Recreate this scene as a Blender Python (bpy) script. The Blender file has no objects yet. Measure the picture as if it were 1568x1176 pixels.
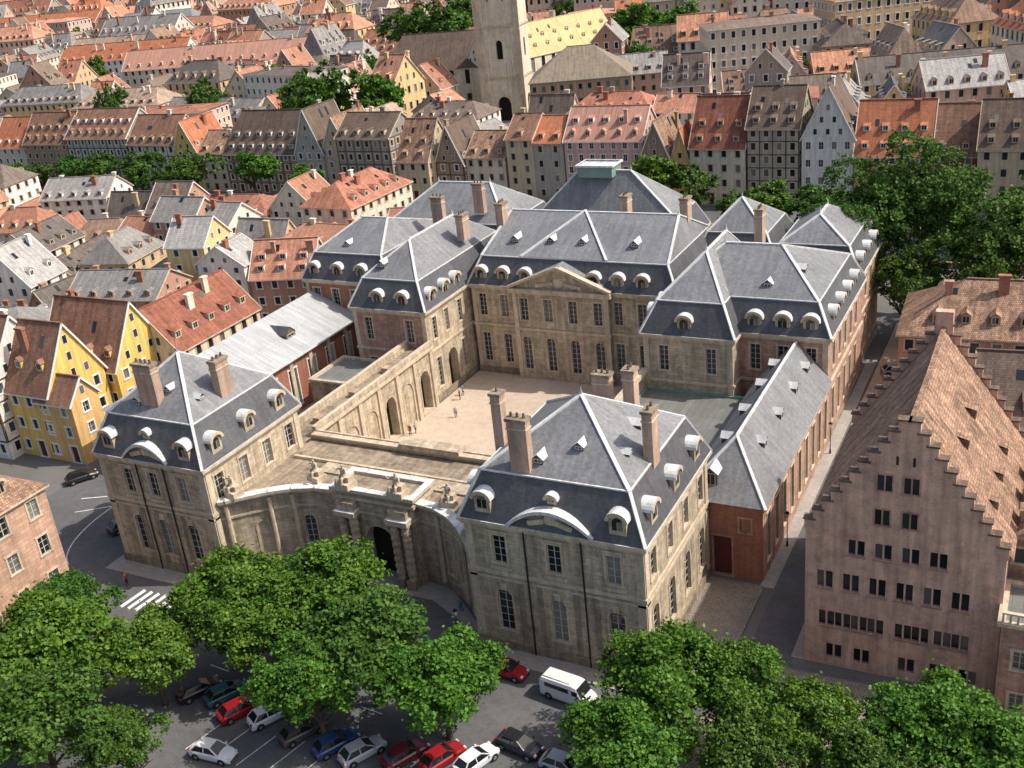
import bpy, math, random
import numpy as np
from mathutils import Vector, Matrix
R=random.Random(11)
SC=bpy.context.scene
# ---------------------------------------------------------------- materials
def build_mat(name,col=None,pal=None,brick=None,var=.18,nscale=.35,rough=.85,metal=0.0,streak=.0,fine=.1,seed=0.0,spec=.3,patch=0.0):
    m=bpy.data.materials.new(name); m.use_nodes=True; nt=m.node_tree; N=nt.nodes; Lk=nt.links
    b=N['Principled BSDF']; b.inputs['Roughness'].default_value=rough; b.inputs['Metallic'].default_value=metal
    b.inputs['Specular IOR Level'].default_value=spec
    tc=N.new('ShaderNodeTexCoord')
    def mr(src,lo,hi,a=.25,c=.75):
        n=N.new('ShaderNodeMapRange'); n.inputs[1].default_value=a;n.inputs[2].default_value=c;n.inputs[3].default_value=lo;n.inputs[4].default_value=hi
        Lk.new(src,n.inputs[0]); return n.outputs[0]
    def mul(a,c):
        n=N.new('ShaderNodeMath'); n.operation='MULTIPLY'; Lk.new(a,n.inputs[0]); Lk.new(c,n.inputs[1]); return n.outputs[0]
    if pal:
        oi=N.new('ShaderNodeObjectInfo'); mm=N.new('ShaderNodeMath'); mm.operation='MULTIPLY_ADD'; mm.inputs[1].default_value=7.31 if seed else 1.0; mm.inputs[2].default_value=seed
        Lk.new(oi.outputs['Random'],mm.inputs[0]); fr=N.new('ShaderNodeMath'); fr.operation='FRACT'; Lk.new(mm.outputs[0],fr.inputs[0])
        rp=N.new('ShaderNodeValToRGB'); rp.color_ramp.interpolation='CONSTANT'
        el=rp.color_ramp.elements
        while len(el)<len(pal): el.new(.5)
        for i,c in enumerate(pal): el[i].position=i/len(pal); el[i].color=(*c,1)
        Lk.new(fr.outputs[0],rp.inputs[0]); colo=rp.outputs[0]
    else:
        rg=N.new('ShaderNodeRGB'); rg.outputs[0].default_value=(*col,1); colo=rg.outputs[0]
    n1=N.new('ShaderNodeTexNoise'); n1.inputs['Scale'].default_value=nscale; n1.inputs['Detail'].default_value=3; n1.inputs['Roughness'].default_value=.65
    Lk.new(tc.outputs['Object'],n1.inputs['Vector']); fac=mr(n1.outputs[0],1-var,1+var)
    if fine>.03:
        n2=N.new('ShaderNodeTexNoise'); n2.inputs['Scale'].default_value=4.0; n2.inputs['Detail'].default_value=1
        Lk.new(tc.outputs['Object'],n2.inputs['Vector']); fac=mul(fac,mr(n2.outputs[0],1-fine,1+fine))
    if streak:
        mp=N.new('ShaderNodeMapping'); mp.inputs['Scale'].default_value=(1.6,.12,1); Lk.new(tc.outputs['UV'],mp.inputs[0])
        n3=N.new('ShaderNodeTexNoise'); n3.inputs['Scale'].default_value=1; n3.inputs['Detail'].default_value=2; Lk.new(mp.outputs[0],n3.inputs['Vector'])
        fac=mul(fac,mr(n3.outputs[0],1-streak,1+streak*.4,.3,.7))
    if patch:
        n4=N.new('ShaderNodeTexNoise'); n4.inputs['Scale'].default_value=.9; n4.inputs['Detail'].default_value=4; n4.inputs['Roughness'].default_value=.75
        Lk.new(tc.outputs['Object'],n4.inputs['Vector']); fac=mul(fac,mr(n4.outputs[0],1-patch,1.05,.35,.55))
    vs=N.new('ShaderNodeVectorMath'); vs.operation='SCALE'; Lk.new(colo,vs.inputs[0]); Lk.new(fac,vs.inputs['Scale']); out=vs.outputs[0]
    if brick:
        w,h,mo,c1,c2,cm=brick
        bt=N.new('ShaderNodeTexBrick'); bt.inputs['Scale'].default_value=1; bt.inputs['Brick Width'].default_value=w; bt.inputs['Row Height'].default_value=h
        bt.inputs['Mortar Size'].default_value=mo; bt.inputs['Color1'].default_value=(c1,c1,c1,1); bt.inputs['Color2'].default_value=(c2,c2,c2,1); bt.inputs['Mortar'].default_value=(cm,cm,cm,1)
        Lk.new(tc.outputs['UV'],bt.inputs['Vector'])
        vm=N.new('ShaderNodeVectorMath'); vm.operation='MULTIPLY'; Lk.new(out,vm.inputs[0]); Lk.new(bt.outputs['Color'],vm.inputs[1]); out=vm.outputs[0]
    Lk.new(out,b.inputs['Base Color'])
    return m
def glass_mat(name,last=.95):
    m=bpy.data.materials.new(name); m.use_nodes=True; nt=m.node_tree; b=nt.nodes['Principled BSDF']
    g=nt.nodes.new('ShaderNodeNewGeometry'); r=nt.nodes.new('ShaderNodeValToRGB'); e=r.color_ramp.elements
    e[0].color=(.012,.014,.016,1); e[1].position=.7; e[1].color=(.035,.04,.045,1); k=e.new(last); k.color=(.22,.21,.19,1)
    nt.links.new(g.outputs['Random Per Island'],r.inputs[0]); nt.links.new(r.outputs[0],b.inputs['Base Color']); b.inputs['Roughness'].default_value=.15; b.inputs['Specular IOR Level'].default_value=.3
    return m
def leaf_mat(name,ca,cb,cc):
    m=bpy.data.materials.new(name); m.use_nodes=True; nt=m.node_tree; N=nt.nodes; b=N['Principled BSDF']; b.inputs['Roughness'].default_value=.5; b.inputs['Specular IOR Level'].default_value=.25
    g=N.new('ShaderNodeNewGeometry'); r=N.new('ShaderNodeValToRGB'); e=r.color_ramp.elements
    e[0].color=(*ca,1); e[1].color=(*cc,1); k=e.new(.55); k.color=(*cb,1)
    tc=N.new('ShaderNodeTexCoord'); n=N.new('ShaderNodeTexNoise'); n.inputs['Scale'].default_value=3.5; n.inputs['Detail'].default_value=0; nt.links.new(tc.outputs['Object'],n.inputs['Vector'])
    a=N.new('ShaderNodeMath'); a.operation='ADD'; nt.links.new(g.outputs['Random Per Island'],a.inputs[0]); nt.links.new(n.outputs[0],a.inputs[1])
    s=N.new('ShaderNodeMath'); s.operation='MULTIPLY'; s.inputs[1].default_value=.55; nt.links.new(a.outputs[0],s.inputs[0])
    oi=N.new('ShaderNodeObjectInfo'); hs=N.new('ShaderNodeHueSaturation'); mr=N.new('ShaderNodeMapRange'); mr.inputs[3].default_value=.487; mr.inputs[4].default_value=.515
    nt.links.new(oi.outputs['Random'],mr.inputs[0]); nt.links.new(mr.outputs[0],hs.inputs['Hue'])
    nt.links.new(s.outputs[0],r.inputs[0]); nt.links.new(r.outputs[0],hs.inputs['Color']); nt.links.new(hs.outputs[0],b.inputs['Base Color'])
    t=N.new('ShaderNodeBsdfTranslucent'); nt.links.new(hs.outputs[0],t.inputs[0]); mx=N.new('ShaderNodeMixShader'); mx.inputs[0].default_value=.3
    nt.links.new(b.outputs[0],mx.inputs[1]); nt.links.new(t.outputs[0],mx.inputs[2]); nt.links.new(mx.outputs[0],N['Material Output'].inputs[0])
    return m
BR=(1.1,.42,.016,.84,1.1,.66)
STONE=build_mat('sandstone_blocks',(.54,.445,.32),brick=BR,streak=.32,var=.2,nscale=.25,patch=.32)
STONED=build_mat('sandstone_weathered',(.35,.28,.205),brick=BR,streak=.35,var=.25,nscale=.3,patch=.3)
STONEL=build_mat('sandstone_trim',(.60,.50,.37),var=.14,streak=.22,patch=.2)
STONEP=build_mat('pink_sandstone_blocks',(.49,.30,.225),brick=BR,streak=.25,var=.2,patch=.25)
PINKCH=build_mat('chimney_render_pink',(.50,.35,.275),streak=.3,var=.2)
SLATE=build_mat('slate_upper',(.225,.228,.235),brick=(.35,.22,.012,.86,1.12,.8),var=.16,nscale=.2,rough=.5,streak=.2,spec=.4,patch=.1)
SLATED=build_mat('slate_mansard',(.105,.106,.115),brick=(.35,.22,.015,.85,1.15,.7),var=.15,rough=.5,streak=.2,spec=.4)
ZINC=build_mat('zinc_flashing',(.68,.69,.68),var=.15,nscale=.8,rough=.5,streak=.25)
ZINCR=build_mat('zinc_roof_sheet',(.46,.47,.47),brick=(.6,9.,.03,.95,1.05,.8),var=.12,rough=.5,streak=.2)
LEADD=build_mat('lead_flat_roof',(.19,.195,.18),brick=(.9,8.,.04,.92,1.08,.7),var=.2,rough=.6)
COPPER=build_mat('copper_patina',(.20,.29,.25),var=.2)
BRICKR=build_mat('red_brick',(.34,.15,.10),brick=(.45,.14,.012,.85,1.12,1.3),var=.15,streak=.2)
GBW=build_mat('gable_house_render',(.66,.42,.32),var=.14,nscale=.3,streak=.3,patch=.2)
TILEB=build_mat('brown_roof_tiles',(.42,.26,.175),brick=(.25,.3,.03,.7,1.3,.5),var=.32,nscale=.5,streak=.4,patch=.38)
TILEO=build_mat('orange_roof_tiles',(.56,.21,.11),brick=(.25,.3,.03,.85,1.15,.6),var=.2,streak=.25,patch=.15)
TILER=build_mat('red_roof_tiles',(.34,.13,.085),brick=(.25,.3,.03,.85,1.15,.6),var=.25,streak=.3,patch=.2)
TILED=build_mat('dark_roof_tiles',(.18,.13,.10),brick=(.25,.3,.03,.8,1.2,.6),var=.25,streak=.25)
GLASS=glass_mat('window_glass'); GLASSD=glass_mat('window_glass_dark',.999)
WHITE=build_mat('white_paint',(.76,.74,.69),var=.06)
FRAME=build_mat('window_frame_paint',(.54,.52,.46),var=.06)
DOORM=build_mat('dark_red_door',(.12,.03,.025),var=.1)
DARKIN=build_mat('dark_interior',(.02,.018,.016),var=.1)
TIMB=build_mat('oak_timber',(.09,.055,.035),var=.2)
TYRE=build_mat('tyre_rubber',(.02,.02,.02),fine=.02)
ROOFPAL=[(.60,.29,.19),(.46,.20,.13),(.27,.17,.125),(.62,.34,.23),(.17,.135,.115),(.52,.24,.155),(.38,.17,.115),(.25,.24,.23),(.60,.29,.18),(.32,.21,.15),(.44,.32,.24),(.21,.165,.135),(.56,.22,.12),(.34,.32,.30)]
GREYPAL=[(.30,.28,.26),(.20,.19,.19),(.42,.20,.13),(.34,.32,.30),(.24,.18,.14),(.26,.25,.24),(.44,.42,.40),(.46,.23,.15),(.16,.135,.12)]
WALLPAL=[(.74,.63,.47),(.80,.73,.61),(.64,.47,.28),(.64,.45,.36),(.72,.64,.52),(.74,.56,.28),(.84,.80,.73),(.50,.29,.21),(.58,.52,.43),(.76,.53,.42),(.80,.74,.64),(.42,.36,.29)]
ROOFR=build_mat('city_roof_tiles',pal=ROOFPAL,brick=(.5,.45,.04,.85,1.15,.7),var=.28,streak=.35)
ROOFG=build_mat('city_roof_mixed',pal=GREYPAL,brick=(.5,.45,.04,.85,1.15,.7),var=.2,streak=.25)
WALLR=build_mat('city_render_walls',pal=WALLPAL,var=.1,streak=.22,seed=.37)
ASPH=build_mat('asphalt',(.125,.125,.128),var=.22,nscale=.12,fine=.12,rough=.9,patch=.15)
GROUND=build_mat('city_ground_paving',(.16,.15,.14),var=.2,nscale=.08)
PAVE=build_mat('pavement_slabs',(.36,.33,.30),brick=(1.,.6,.02,.92,1.06,.75),var=.15,nscale=.2)
GRAVEL=build_mat('court_gravel',(.53,.43,.335),var=.1,nscale=.15,fine=.08,patch=.1)
COBB=build_mat('court_cobbles',(.29,.25,.21),brick=(.3,.3,.04,.85,1.15,.6),var=.15)
PAINTW=build_mat('road_paint',(.75,.75,.72),var=.15,fine=.2)
WATER=build_mat('river_water',(.03,.05,.05),rough=.08,var=.1,spec=.5)
BARK=build_mat('bark',(.09,.065,.045),var=.3)
def P(name,c,**k): return build_mat(name,c,var=k.pop('var',.1),streak=k.pop('streak',.25),**k)
# ---------------------------------------------------------------- mesh builder
class MB:
    def __init__(s): s.v=[];s.f=[];s.m=[];s.mats=[];s.M=None
    def face(s,pts,mat):
        if mat not in s.mats: s.mats.append(mat)
        k=len(s.v)
        for p in pts:
            if s.M is not None:
                q=s.M@Vector(p); s.v.append((q.x,q.y,q.z))
            else: s.v.append((p[0],p[1],p[2]))
        s.f.append(tuple(range(k,k+len(pts)))); s.m.append(s.mats.index(mat))
    def box(s,x0,x1,y0,y1,z0,z1,mat,top=None,bottom=True):
        a=[(x0,y0),(x1,y0),(x1,y1),(x0,y1)]
        for i in range(4):
            p,q=a[i],a[(i+1)%4]; s.face([(p[0],p[1],z0),(q[0],q[1],z0),(q[0],q[1],z1),(p[0],p[1],z1)],mat)
        s.face([(p[0],p[1],z1) for p in a],top or mat)
        if bottom: s.face([(p[0],p[1],z0) for p in a[::-1]],mat)
    def beam(s,p,q,w,mat,h=None):
        h=h or w; p=Vector(p);q=Vector(q);d=(q-p).normalized()
        sd=d.cross(Vector((0,0,1)))
        if sd.length<1e-3: sd=Vector((1,0,0))
        sd.normalize(); up=sd.cross(d)
        c=[(-1,-1),(1,-1),(1,1),(-1,1)]
        a=[p+sd*(i*w/2)+up*(j*h/2) for i,j in c]; b=[q+sd*(i*w/2)+up*(j*h/2) for i,j in c]
        for i in range(4): j=(i+1)%4; s.face([a[i],a[j],b[j],b[i]],mat)
        s.face(a[::-1],mat); s.face(b,mat)
    def cone(s,p,q,r0,r1,mat,n=10,caps=True):
        p=Vector(p);q=Vector(q);d=(q-p).normalized(); sd=d.cross(Vector((.3,.1,1)));sd.normalize(); up=sd.cross(d)
        a=[];b=[]
        for i in range(n):
            t=2*math.pi*i/n; o=sd*math.cos(t)+up*math.sin(t); a.append(p+o*r0); b.append(q+o*r1)
        for i in range(n): j=(i+1)%n; s.face([a[i],a[j],b[j],b[i]],mat)
        if caps: s.face(b,mat); s.face(a[::-1],mat)
    def ring(s,r,z0,z1,pr,mat,top=None,inn=0.0):
        x0,x1,y0,y1=r; o=[(x0-pr,y0-pr),(x1+pr,y0-pr),(x1+pr,y1+pr),(x0-pr,y1+pr)]; i_=[(x0+inn,y0+inn),(x1-inn,y0+inn),(x1-inn,y1-inn),(x0+inn,y1-inn)]
        for k in range(4):
            j=(k+1)%4; a,b,c,d=o[k],o[j],i_[j],i_[k]
            s.face([(*a,z0),(*b,z0),(*b,z1),(*a,z1)],mat); s.face([(*a,z1),(*b,z1),(*c,z1),(*d,z1)],top or mat); s.face([(*b,z0),(*a,z0),(*d,z0),(*c,z0)],mat)
            if inn: s.face([(*c,z0),(*d,z0),(*d,z1),(*c,z1)],mat)
    def mesh(s,name):
        me=bpy.data.meshes.new(name); me.from_pydata(s.v,[],s.f)
        for m in s.mats: me.materials.append(m)
        me.polygons.foreach_set('material_index',s.m)
        uv=me.uv_layers.new(name='UVMap'); co=np.zeros(len(me.loops)*2); k=0
        for f in s.f:
            p=[Vector(s.v[i]) for i in f]
            n=Vector((0,0,0))
            for i in range(len(p)): n+= (p[i]-p[0]).cross(p[(i+1)%len(p)]-p[0])
            if n.length<1e-9: n=Vector((0,0,1))
            n.normalize()
            if abs(n.z)>.985: t=Vector((1,0,0)); b=Vector((0,1,0))
            else: t=Vector((0,0,1)).cross(n).normalized(); b=n.cross(t)
            for q in p: co[k]=q.dot(t); co[k+1]=q.dot(b); k+=2
        uv.data.foreach_set('uv',co); me.validate(); return me
    def obj(s,name,parent=None,loc=(0,0,0),rot=0):
        return link(s.mesh(name),name,parent,loc,rot)
def link(me,name,parent=None,loc=(0,0,0),rot=0,sc=None):
    o=bpy.data.objects.new(name,me); o.location=loc; o.rotation_euler=(0,0,rot)
    if sc: o.scale=sc if hasattr(sc,'__len__') else (sc,)*3
    SC.collection.objects.link(o)
    if parent: o.parent=parent
    return o
def empty(name):
    return link(None,name)
def wall(mb,p0,p1,z0,z1,mat,ops=(),depth=.28,bars=True,trim=None,glass=None):
    """ops: (ucentre,zbottom,w,h,kind,rise)"""
    p0=Vector((*p0,0));p1=Vector((*p1,0)); L=(p1-p0).length; t=(p1-p0)/L; n=Vector((t.y,-t.x,0))
    def Q(u,z,o=0.0):
        q=p0+t*u+n*o; return (q.x,q.y,z)
    def lb(u0,u1,a,b,o0,o1,m):
        mb.face([Q(u0,a,o1),Q(u1,a,o1),Q(u1,b,o1),Q(u0,b,o1)],m)
        mb.face([Q(u0,a,o0),Q(u0,a,o1),Q(u0,b,o1),Q(u0,b,o0)],m); mb.face([Q(u1,a,o1),Q(u1,a,o0),Q(u1,b,o0),Q(u1,b,o1)],m)
        mb.face([Q(u0,b,o1),Q(u1,b,o1),Q(u1,b,o0),Q(u0,b,o0)],m); mb.face([Q(u0,a,o0),Q(u1,a,o0),Q(u1,a,o1),Q(u0,a,o1)],m)
    ops=[o if len(o)>5 else (*o,0) for o in ops]
    rr=[(o[0]-o[2]/2,o[0]+o[2]/2,o[1],o[1]+o[3]) for o in ops]
    us=sorted(set([0,L]+[round(x,3) for r in rr for x in r[:2]])); zs=sorted(set([z0,z1]+[round(x,3) for r in rr for x in r[2:]]))
    for i in range(len(us)-1):
        for j in range(len(zs)-1):
            if us[i+1]-us[i]<1e-4 or zs[j+1]-zs[j]<1e-4: continue
            uc=(us[i]+us[i+1])/2; zc=(zs[j]+zs[j+1])/2
            if any(r[0]<uc<r[1] and r[2]<zc<r[3] for r in rr): continue
            mb.face([Q(us[i],zs[j]),Q(us[i+1],zs[j]),Q(us[i+1],zs[j+1]),Q(us[i],zs[j+1])],mat)
    for (uc,zb,w,h,kind,rise),(a,b,c,d) in zip(ops,rr):
        dp=depth if kind in('win','door') else (.12 if kind=='blind' else 1.3)
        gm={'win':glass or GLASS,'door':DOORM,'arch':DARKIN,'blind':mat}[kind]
        k=8 if rise else 1
        if rise: cur=[(a+w*i/k, d-rise+rise*math.sqrt(max(0,1-(2*i/k-1)**2))) for i in range(k+1)]
        else: cur=[(a,d),(b,d)]
        zt=cur[0][1]
        mb.face([Q(a,c,-dp),Q(b,c,-dp)]+[Q(u,z,-dp) for u,z in cur[::-1]],gm)
        rm=trim or mat
        mb.face([Q(a,c),Q(b,c),Q(b,c,-dp),Q(a,c,-dp)],rm)
        mb.face([Q(a,c,0),Q(a,c,-dp),Q(a,zt,-dp),Q(a,zt,0)],rm); mb.face([Q(b,c,-dp),Q(b,c,0),Q(b,zt,0),Q(b,zt,-dp)],rm)
        for i in range(k):
            (u0,y0),(u1,y1)=cur[i],cur[i+1]
            mb.face([Q(u0,y0),Q(u0,y0,-dp),Q(u1,y1,-dp),Q(u1,y1)],rm)
            if rise:
                mb.face([Q(u0,y0),Q(u1,y1),Q(u1,d),Q(u0,d)],mat)
                if trim: mb.face([Q(u0,y0,.05),Q(u1,y1,.05),Q(u1+(.18 if i>=k/2 else 0),y1+.22,.05),Q(u0-(.18 if i<k/2 else 0),y0+.22,.05)],trim)
        if trim:
            lb(a-.2,a,c,zt,.0,.05,trim); lb(b,b+.2,c,zt,.0,.05,trim)
            lb(a-.26,b+.26,c-.16,c,0,.1,trim)
            if not rise: lb(a-.26,b+.26,d,d+.22,0,.08,trim)
        if kind=='win' and bars:
            o=-dp+.03; bw=.045
            lb(uc-bw,uc+bw,c,d-.02 if not rise else d-.05,o-.02,o,FRAME)
            lb(a,a+.07,c,zt,o-.02,o+.003,FRAME); lb(b-.07,b,c,zt,o-.02,o+.003,FRAME)
            nb=max(1,int(h/.8))
            for q in range(1,nb+1):
                zz=c+(zt-c)*q/(nb+ (0 if rise else 1))
                lb(a+.07,b-.07,zz-.022,zz+.022,o-.02,o+.006,FRAME)
    return Q,lb
def dormer(mb,o,n,k,w,h,style,body,roofm,trim=None,rise=None,win=True,D=None):
    n=Vector((n[0],n[1],0)).normalized(); t=Vector((-n.y,n.x,0)); o=Vector(o)
    def Q(u,f,z): q=o+t*u+n*f; return (q.x,q.y,q.z+z)
    hw=w/2; D0=h/k
    mb.face([Q(-hw,0,-.3),Q(hw,0,-.3),Q(hw,0,h),Q(-hw,0,h)],body)
    mb.face([Q(-hw,0,-.3),Q(-hw,0,h),Q(-hw,-D0-.1,h)],body); mb.face([Q(hw,0,-.3),Q(hw,-D0-.1,h),Q(hw,0,h)],body)
    if win:
        f=.03; a=hw*.62
        mb.face([Q(-a-.1,f,.12),Q(a+.1,f,.12),Q(a+.1,f,h-.02),Q(-a-.1,f,h-.02)],trim or FRAME)
        mb.face([Q(-a,f+.02,.22),Q(-.04,f+.02,.22),Q(-.04,f+.02,h-.12),Q(-a,f+.02,h-.12)],GLASSD)
        mb.face([Q(.04,f+.02,.22),Q(a,f+.02,.22),Q(a,f+.02,h-.12),Q(.04,f+.02,h-.12)],GLASSD)
    e=.14
    if style=='gable':
        rs=rise or hw*.9; Dr=(h+rs)/k+.05
        for sgn in(-1,1):
            mb.face([Q(sgn*(hw+e),e,h-.08),Q(0,e,h+rs),Q(0,-Dr,h+rs),Q(sgn*(hw+e),-D0-.05,h-.08)],roofm)
        mb.face([Q(-hw,0,h),Q(hw,0,h),Q(0,0,h+rs)],body)
    elif style=='shed':
        k2=k*.25; Ds=h/(k-k2)+.05
        mb.face([Q(-hw-e,e,h+.04),Q(hw+e,e,h+.04),Q(hw+e,-Ds,h+k2*Ds),Q(-hw-e,-Ds,h+k2*Ds)],roofm)
        mb.face([Q(-hw-e,e,h-.1),Q(hw+e,e,h-.1),Q(hw+e,e,h+.04),Q(-hw-e,e,h+.04)],trim or roofm)
    elif style=='round':
        rs=rise or hw*.8; Dr=D or (h+rs)/k+.3; S=10
        def arc(r,zr): return [(-r*math.cos(math.pi*i/S),h-.05+zr*math.sin(math.pi*i/S)) for i in range(S+1)]
        ou=arc(hw+.28,rs+.28); ii=arc(hw-.05,rs-.05)
        for i in range(S):
            mb.face([Q(ou[i][0],.3,ou[i][1]),Q(ou[i+1][0],.3,ou[i+1][1]),Q(ou[i+1][0],-Dr,ou[i+1][1]),Q(ou[i][0],-Dr,ou[i][1])],roofm)
            mb.face([Q(ou[i][0],.3,ou[i][1]),Q(ii[i][0],.3,ii[i][1]),Q(ii[i+1][0],.3,ii[i+1][1]),Q(ou[i+1][0],.3,ou[i+1][1])],trim or roofm)
            mb.face([Q(ii[i][0],.3,ii[i][1]),Q(ii[i][0],-.05,ii[i][1]),Q(ii[i+1][0],-.05,ii[i+1][1]),Q(ii[i+1][0],.3,ii[i+1][1])],body)
        mb.face([Q(x,.01,z) for x,z in ii],body)
        if win and rs>.4: mb.face([Q(x*.6,.045,h-.15+(z-h)*.7) for x,z in ii],GLASSD)
def chimney(mb,x,y,z0,z1,wx,wy,mat,pots=True):
    mb.box(x-wx/2,x+wx/2,y-wy/2,y+wy/2,z0,z1-.3,mat)
    mb.box(x-wx/2-.12,x+wx/2+.12,y-wy/2-.12,y+wy/2+.12,z1-.3,z1,STONED if mat is PINKCH else mat)
    if mat is PINKCH: mb.box(x-wx/2-.08,x+wx/2+.08,y-wy/2-.08,y+wy/2+.08,z1-1.1,z1-.95,STONEL)
    if pots:
        m=max(1,int(max(wx,wy)/.6))
        for i in range(m):
            f=(i+.5)/m-.5; px,py=(x+f*wx,y) if wx>wy else (x,y+f*wy)
            mb.cone((px,py,z1),(px,py,z1+.45),.15,.11,TILED,6)
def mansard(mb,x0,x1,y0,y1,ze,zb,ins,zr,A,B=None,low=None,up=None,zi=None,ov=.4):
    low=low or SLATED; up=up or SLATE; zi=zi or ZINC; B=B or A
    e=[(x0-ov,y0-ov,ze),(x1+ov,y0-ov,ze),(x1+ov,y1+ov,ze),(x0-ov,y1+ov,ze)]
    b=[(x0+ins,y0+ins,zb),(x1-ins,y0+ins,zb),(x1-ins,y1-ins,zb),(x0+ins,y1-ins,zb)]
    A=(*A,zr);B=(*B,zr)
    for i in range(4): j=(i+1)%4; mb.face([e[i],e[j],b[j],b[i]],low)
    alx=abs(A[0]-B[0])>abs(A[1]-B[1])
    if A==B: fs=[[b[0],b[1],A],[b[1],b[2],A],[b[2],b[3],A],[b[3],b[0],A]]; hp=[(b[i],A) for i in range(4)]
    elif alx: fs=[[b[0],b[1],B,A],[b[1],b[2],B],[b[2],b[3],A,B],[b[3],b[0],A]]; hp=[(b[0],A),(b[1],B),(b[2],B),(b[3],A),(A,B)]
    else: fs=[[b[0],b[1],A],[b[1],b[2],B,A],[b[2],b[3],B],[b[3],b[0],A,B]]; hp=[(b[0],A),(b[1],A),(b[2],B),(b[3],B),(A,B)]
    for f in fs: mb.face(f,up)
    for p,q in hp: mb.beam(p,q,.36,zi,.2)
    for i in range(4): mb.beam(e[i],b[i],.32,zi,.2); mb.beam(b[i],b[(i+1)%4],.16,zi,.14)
    for p in (A,B): mb.cone(p,(p[0],p[1],p[2]+.9),.14,.02,zi,6)
# ---------------------------------------------------------------- generic houses
def house_mb(L,D,h,rh,W,Rf,floors=3,Tr=None,dorm=((.12,'shed'),),chim=1,timber=None,hip=0.,ww=1.,wh=1.5,pitchw=2.5,rng=R,bars=False,axis='x',sky=2,dsp=3.2):
    mb=MB()
    if axis=='y': mb.M=Matrix.Rotation(math.pi/2,4,'Z')
    c=[(-L/2,-D/2),(L/2,-D/2),(L/2,D/2),(-L/2,D/2)]
    fh=h/floors
    for i in range(4):
        p,q=c[i],c[(i+1)%4]; LL=math.dist(p,q); n=max(1,int((LL-.6)/pitchw)); ops=[]
        for f in range(floors):
            for j in range(n):
                u=(j+.5)*LL/n
                if f==0 and j%3==1: ops.append((u,.05,1.3,min(2.6,fh-.5),'door'))
                else: ops.append((u,f*fh+fh*.3,ww,min(wh,fh*.58),'win'))
        Q,lb=wall(mb,p,q,0,h,W,ops,depth=.18,bars=bars,trim=Tr)
        if timber:
            for f in range(1,floors+1): lb(.0,LL,f*fh-.28,f*fh-.08,0,.07,timber)
            for f in range(1,floors):
                for j in range(n+1):
                    u=min(max(j*LL/n,.12),LL-.12); lb(u-.1,u+.1,f*fh-.08,(f+1)*fh-.28,0,.06,timber)
    ov=.4; k=rh/(D/2); hl=L/2; hx=hl-hip*D/2
    zo=h-k*ov
    r0=(-hx if hip else -hl-.3,0,h+rh); r1=(hx if hip else hl+.3,0,h+rh); xe=hl+(ov if hip else .3)
    for s in(-1,1):
        pts=[(-xe,s*(D/2+ov),zo),(xe,s*(D/2+ov),zo),r1,r0]
        if s>0: pts=pts[::-1]
        mb.face(pts,Rf); mb.face([(p[0],p[1],p[2]-.22) for p in pts[::-1]],Tr or W)
        mb.face([(-xe,s*(D/2+ov),zo-.22),(xe,s*(D/2+ov),zo-.22),(xe,s*(D/2+ov),zo),(-xe,s*(D/2+ov),zo)],Tr or W)
    mb.beam((r0[0],0,h+rh+.04),(r1[0],0,h+rh+.04),.3,Rf,.18)
    if hip:
        for s in(-1,1):
            mb.face([(s*xe,-D/2-ov,zo),(s*xe,D/2+ov,zo),(s*hx,0,h+rh)],Rf)
    else:
        for s in(-1,1):
            mb.face([(s*hl,-D/2,h),(s*hl,D/2,h),(s*hl,0,h+rh-.1)],W)
            nz=max(1,int(rh/2.6))
            for lv in range(nz):
                z=h+.5+lv*2.5; half=(D/2)*(1-(z+1.4-h)/rh)-.5
                if half<.4: continue
                m=max(1,int(half*2/2.2))
                for j in range(m):
                    y=(j+.5)/m*2*half-half; x=s*(hl+.03)
                    for a,mt,dx in((.42,Tr or FRAME,0),(.34,GLASS,.03*s)):
                        mb.face([(x+dx,y-a,z-(a-.34)),(x+dx,y+a,z-(a-.34)),(x+dx,y+a,z+1.15+(a-.34)),(x+dx,y-a,z+1.15+(a-.34))],mt)
            for ss in(-1,1): mb.beam((s*(hl+.28),ss*(D/2+ov),zo-.08),(s*(hl+.28),0,h+rh-.08),.14,Tr or W,.26)
    for fr,st in dorm:
        z=h+fr*rh; yy=D/2-fr*rh/k; Lr=L-(hip*fr*D if hip else 0)-(1.2*hip*2); n=max(1,int((Lr-.8)/dsp))
        for s in(-1,1):
            for j in range(n):
                x=(j+.5)/n*Lr-Lr/2
                dormer(mb,(x,s*yy,z),(0,s),k,1.15 if st!='shed' else 1.3,1.15,st,W if st!='shed' else (Tr or W),Rf,Tr)
    for j in range(sky):
        fr=rng.uniform(.45,.75); s=rng.choice((-1,1)); x=rng.uniform(-hl*.6,hl*.6); y0=D/2*(1-fr); dz=.05
        a=[(x-.4,s*(y0),h+fr*rh+dz),(x+.4,s*(y0),h+fr*rh+dz),(x+.4,s*(y0-.9),h+fr*rh+dz+.9*k),(x-.4,s*(y0-.9),h+fr*rh+dz+.9*k)]
        mb.face(a if s<0 else a[::-1],GLASS)
    for j in range(chim):
        x=rng.uniform(-hl+.8,hl-.8); y=rng.uniform(-.25,.25)*D; zb=h+rh-abs(y)*k
        chimney(mb,x,y,zb-1,zb+rng.uniform(.8,1.7)+abs(y)*k*.6,rng.uniform(.6,1.3),.6,W if rng.random()<.7 else BRICKR,pots=False)
    return mb
def house(name,x,y,rot=0,**kw):
    return house_mb(**kw).obj(name,None,(x,y,0),math.radians(rot))
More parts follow.
